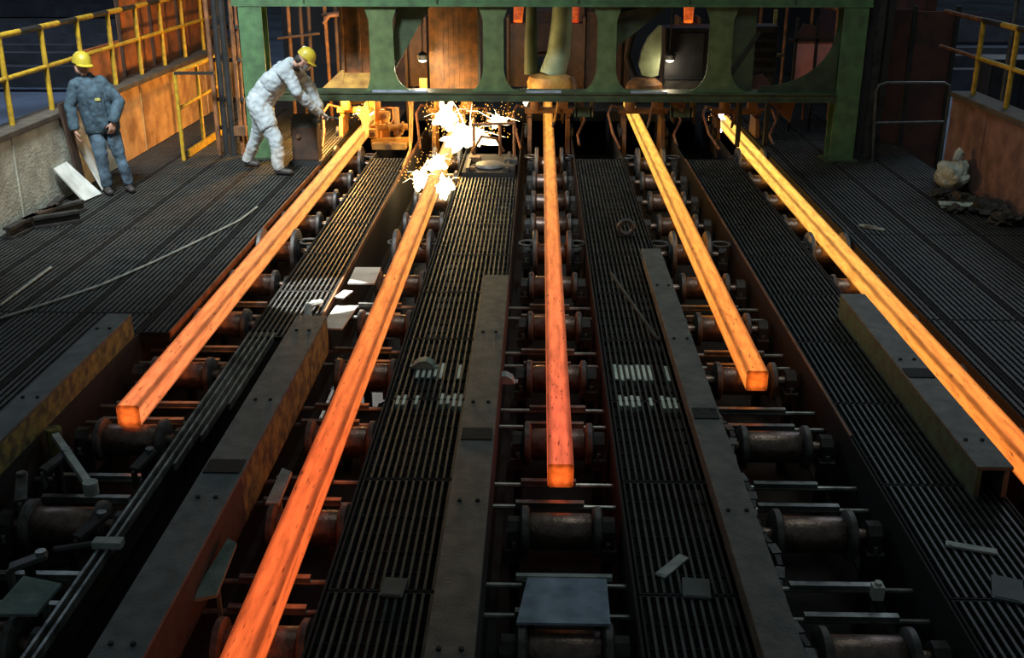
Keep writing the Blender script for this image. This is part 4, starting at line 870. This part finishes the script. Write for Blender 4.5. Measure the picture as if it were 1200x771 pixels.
def person(loc, segs, label, zone_mats, clothes, seed):
    loc = V(loc)
    root_segs = [(z, V(p), V(q), a, b) for z, p, q, a, b in segs]
    bm = bmesh.new()
    for z, p, q, a, b in root_segs: capsule(bm, p, q, a, b)
    bmesh.ops.recalc_face_normals(bm, faces=bm.faces)
    me = bpy.data.meshes.new('tmp'); bm.to_mesh(me); bm.free()
    o = bpy.data.objects.new('tmp', me); col.objects.link(o)
    r = o.modifiers.new('r', 'REMESH'); r.mode = 'VOXEL'; r.voxel_size = 0.0085
    sm = o.modifiers.new('s', 'SMOOTH'); sm.factor = 0.5; sm.iterations = 3
    bpy.context.view_layer.update()
    dg = bpy.context.evaluated_depsgraph_get()
    body = bpy.data.meshes.new_from_object(o.evaluated_get(dg))
    bpy.data.objects.remove(o); bpy.data.meshes.remove(me)
    body.name = 'person'
    zones = []; names = list(zone_mats)
    for p in body.polygons:
        c = p.center; best = min(root_segs, key=lambda s: seg_dist(c, s[1], s[2], s[3], s[4])); zones.append(best[0])
    body.materials.clear()
    for nme in names: body.materials.append(M[zone_mats[nme]])
    body.polygons.foreach_set('material_index', [names.index(z) for z in zones]); body.polygons.foreach_set('use_smooth', [True]*len(body.polygons))
    # clothes: faces of their zones, pushed outwards with folds
    nrm = [v.normal.copy() for v in body.vertices]; cos = [v.co.copy() for v in body.vertices]
    polys = [tuple(p.vertices) for p in body.polygons]
    person_o = bpy.data.objects.new('person', body); col.objects.link(person_o)
    body.transform(Matrix.Translation(-loc)); person_o.location = loc
    tag(person_o, label, 'person')
    for cname, (zs, m, push, fold, drop) in clothes.items():
        used = {}; vs = []; fs = []
        for p, z in zip(polys, zones):
            if z not in zs: continue
            f = []
            for vi in p:
                if vi not in used:
                    used[vi] = len(vs); c = cos[vi]
                    q = c*9.0+V((seed, 0, 0)); k = noise.noise(V((q.x, q.y, q.z*0.6)))*fold+noise.noise(q*2.3)*fold*0.5
                    vs.append(c+nrm[vi]*(push+k)-loc)
                f.append(used[vi])
            fs.append(f)
        cm = bpy.data.meshes.new(cname); cm.from_pydata(vs, [], fs); cm.update()
        cm.polygons.foreach_set('use_smooth', [True]*len(cm.polygons)); cm.materials.append(M[m])
        co = bpy.data.objects.new(cname, cm); col.objects.link(co); co.parent = person_o
        sd = co.modifiers.new('thick', 'SOLIDIFY'); sd.thickness = 0.005; sd.offset = -1
    return person_o

def helmet(parent, c, f, u, s, badge=True):
    c = V(c); mb = MB(); seg = 28; rows = []
    m3 = Matrix((s, f, u)).transposed()
    prof = [(0.0, 0.148), (0.04, 0.144), (0.075, 0.128), (0.102, 0.098), (0.116, 0.06), (0.122, 0.02), (0.123, 0.012), (0.117, 0.012), (0.112, 0.03)]
    vs = []; fs = []
    for r, h_ in prof[1:]:
        for k in range(seg):
            a = 2*math.pi*k/seg; x = math.cos(a)*r*0.88; y = math.sin(a)*r*1.02
            vs.append(c+m3 @ V((x, y, h_+0.02)))
    top = len(vs); vs.append(c+m3 @ V((0, 0, prof[0][1]+0.02)))
    for i in range(len(prof)-2):
        for k in range(seg): a = i*seg+k; b = i*seg+(k+1) % seg; fs.append((a, b, b+seg, a+seg))
    for k in range(seg): fs.append((top, k, (k+1) % seg))
    mb.add(vs, fs); hs = mb.build('helmet', 'helmet', parent, True)
    br = MB(); vv = []; n = 14
    for k in range(n+1):
        a = math.radians(20+140*k/n)
        for r, z in ((1.0, 0.034), (1.42, 0.018), (1.42, 0.010), (1.0, 0.024)):
            rr = r if r < 1.1 else 1.0+0.38*math.sin(math.pi*k/n)
            vv.append(c+m3 @ V((math.cos(a)*0.106*rr, math.sin(a)*0.124*rr, z)))
    ff = []
    for k in range(n):
        for j in range(4): a = k*4+j; b = k*4+(j+1) % 4; ff.append((a, b, b+4, a+4))
    br.add(vv, ff).build('brim', 'helmet', hs, True)
    for x in (-0.02, 0.02):
        MB().tube([c+m3 @ V((x, -0.085, 0.125)), c+m3 @ V((x, -0.03, 0.160)), c+m3 @ V((x, 0.03, 0.160)), c+m3 @ V((x, 0.085, 0.125))], 0.007, 6).build('ridge', 'helmet', hs, True)
    if badge: MB().ball(c+m3 @ V((-0.06, -0.075, 0.10)), 0.036, 12, 8).build('badge_patch', 'helmet_white', hs, True)
    return hs

def face_bits(parent, c, f, u, s):
    for k in (-1, 1): MB().ball(c+f*0.088+u*0.014+s*0.032*k, 0.0095, 10, 6).build('eye', 'eye', parent, True)
    MB().tube([c+f*0.091-u*0.046+s*0.024, c+f*0.0935-u*0.047, c+f*0.091-u*0.046-s*0.024], 0.0035, 6).build('mouth', 'rust_dark', parent, True)
    MB().ball(c-f*0.04+u*0.0, 0.086, 14, 10, (0.98, 0.98, 0.8)).build('hair', 'hair', parent, True)

# --- worker in white, bending and reaching right
hs_, hc, hf, hu, hsd = head_segs((-3.075, 14.40, 1.455), (0.80, 0.1, -0.60), (0.6, 0.0, 0.8))
W = hs_ + [
    ('neck', (-3.24, 14.42, 1.40), (-3.13, 14.41, 1.43), 0.058, 0.054),
    ('jacket', (-3.70, 14.36, 0.93), (-3.70, 14.50, 0.93), 0.135, 0.135), ('jacket', (-3.66, 14.42, 0.98), (-3.50, 14.42, 1.16), 0.155, 0.155),
    ('jacket', (-3.50, 14.37, 1.16), (-3.36, 14.36, 1.29), 0.135, 0.13), ('jacket', (-3.50, 14.48, 1.16), (-3.36, 14.49, 1.29), 0.135, 0.13),
    ('jacket', (-3.30, 14.28, 1.36), (-3.28, 14.58, 1.36), 0.085, 0.085), ('jacket', (-3.34, 14.42, 1.33), (-3.25, 14.42, 1.40), 0.10, 0.08),
    ('jacket', (-3.29, 14.24, 1.345), (-3.14, 14.20, 1.07), 0.078, 0.062), ('jacket', (-3.14, 14.20, 1.07), (-2.93, 14.38, 0.81), 0.062, 0.048),
    ('jacket', (-3.27, 14.60, 1.345), (-3.08, 14.70, 1.07), 0.078, 0.062), ('jacket', (-3.08, 14.70, 1.07), (-2.98, 14.72, 0.83), 0.062, 0.048),
    ('jacket', (-3.70, 14.33, 0.90), (-3.58, 14.27, 0.66), 0.125, 0.115), ('jacket', (-3.71, 14.53, 0.90), (-3.74, 14.57, 0.68), 0.125, 0.11),
    ('trousers', (-3.58, 14.27, 0.66), (-3.47, 14.22, 0.46), 0.10, 0.082), ('trousers', (-3.47, 14.22, 0.46), (-3.46, 14.20, 0.34), 0.078, 0.07),
    ('gaiter', (-3.455, 14.20, 0.34), (-3.45, 14.18, 0.10), 0.072, 0.062),
    ('trousers', (-3.74, 14.57, 0.68), (-3.80, 14.60, 0.47), 0.095, 0.078), ('trousers', (-3.80, 14.60, 0.47), (-3.90, 14.63, 0.28), 0.074, 0.064),
    ('gaiter_b', (-3.90, 14.63, 0.28), (-3.98, 14.66, 0.11), 0.066, 0.058),
    ('boot', (-3.47, 14.18, 0.05), (-3.30, 14.15, 0.042), 0.05, 0.042), ('boot', (-4.0, 14.66, 0.06), (-3.86, 14.64, 0.042), 0.048, 0.042)]
W += hand_segs((-2.90, 14.42, 0.775), (0.62, 0.60, -0.40), (-0.3, -0.1, -1), 1, 0.75)
W += hand_segs((-2.97, 14.73, 0.79), (0.5, 0.1, -0.8), (-0.6, 0.3, -0.4), -1, 0.6)
wp = person((-3.65, 14.4, 0), W, 'person in white work suit and yellow helmet bending toward leftmost billet',
            {'head': 'skin', 'neck': 'skin', 'hand': 'glove', 'jacket': 'suit', 'trousers': 'suit', 'gaiter': 'gaiter', 'gaiter_b': 'gaiter', 'boot': 'boot'},
            {'coat': (('jacket',), 'suit', 0.018, 0.026, 0), 'trousers': (('trousers',), 'suit', 0.010, 0.020, 0), 'gaiter': (('gaiter',), 'gaiter', 0.018, 0.016, 0), 'gaiter.001': (('gaiter_b',), 'gaiter', 0.018, 0.016, 0)}, 3.0)
helmet(wp, hc+hu*0.025, hf, hu, hsd); face_bits(wp, hc, hf, hu, hsd)
MB().tube([V((-3.28, 14.33, 1.43)), V((-3.20, 14.32, 1.38)), V((-3.16, 14.42, 1.34)), V((-3.20, 14.52, 1.38)), V((-3.28, 14.51, 1.43))], 0.03, 8).build('collar', 'black', wp, True)
mv = MB(); 
for k in range(8):
    a0, a1 = math.radians(-70+17.5*k), math.radians(-70+17.5*(k+1))
    P = lambda a, z: hc+hf*(math.cos(a)*0.115)+hsd*(math.sin(a)*0.095)+hu*z
    mv.sheet(P(a0, 0.0), P(a1, 0.0), P(a1, -0.07), P(a0, -0.07), 0.004)
mv.build('face_shield', 'visor', wp, True)

# --- man in blue leaning by the parapet
bs, bc, bf, bu, bsd = head_segs((-5.49, 13.17, 1.525), (0.78, -0.60, -0.12), (0.1, 0, 1))
B = bs + [
    ('neck', (-5.47, 13.2, 1.40), (-5.49, 13.19, 1.47), 0.056, 0.054),
    ('jacket', (-5.42, 13.17, 0.80), (-5.47, 13.15, 1.25), 0.118, 0.115), ('jacket', (-5.29, 13.25, 0.80), (-5.37, 13.24, 1.25), 0.118, 0.115),
    ('jacket', (-5.35, 13.17, 0.84), (-5.40, 13.15, 1.22), 0.115, 0.12), ('jacket', (-5.55, 13.13, 1.31), (-5.33, 13.26, 1.31), 0.085, 0.085),
    ('jacket', (-5.44, 13.2, 1.28), (-5.465, 13.2, 1.39), 0.11, 0.07),
    ('jacket', (-5.57, 13.11, 1.32), (-5.645, 13.05, 1.08), 0.064, 0.054), ('jacket', (-5.645, 13.05, 1.08), (-5.60, 12.98, 0.84), 0.054, 0.042),
    ('jacket', (-5.31, 13.27, 1.32), (-5.14, 13.28, 1.10), 0.064, 0.054), ('jacket', (-5.14, 13.28, 1.10), (-5.17, 13.13, 0.90), 0.054, 0.042),
    ('trousers', (-5.42, 13.16, 0.76), (-5.37, 13.10, 0.48), 0.094, 0.072), ('trousers', (-5.37, 13.10, 0.48), (-5.34, 13.08, 0.12), 0.066, 0.055),
    ('trousers_b', (-5.27, 13.25, 0.76), (-5.19, 13.21, 0.48), 0.094, 0.072), ('trousers_b', (-5.19, 13.21, 0.48), (-5.12, 13.21, 0.12), 0.066, 0.055),
    ('boot', (-5.35, 13.09, 0.05), (-5.26, 12.96, 0.042), 0.048, 0.042), ('boot', (-5.13, 13.22, 0.05), (-5.04, 13.10, 0.042), 0.048, 0.042)]
B += hand_segs((-5.595, 12.975, 0.81), (0.15, -0.05, -1), (0.7, 0.4, 0), 1, 0.45)
B += hand_segs((-5.175, 13.115, 0.87), (-0.25, -0.05, -1), (-0.5, 0.5, 0), -1, 0.5)
bp_ = person((-5.3, 13.15, 0), B, 'person in blue denim jacket and yellow helmet leaning by left parapet',
             {'head': 'skin', 'neck': 'skin', 'hand': 'skin', 'jacket': 'denim', 'trousers': 'denim_pale', 'trousers_b': 'denim_pale', 'boot': 'boot'},
             {'jacket': (('jacket',), 'denim', 0.018, 0.014, 0), 'trousers': (('trousers', 'trousers_b'), 'denim_pale', 0.010, 0.012, 0)}, 8.0)
helmet(bp_, bc+bu*0.02, bf, bu, bsd); face_bits(bp_, bc, bf, bu, bsd)
MB().obox((-5.30, 13.045, 1.16), (0.06, 0.012, 0.03), Matrix.Rotation(math.radians(35), 3, 'Z')).build('badge', 'badge', bp_)
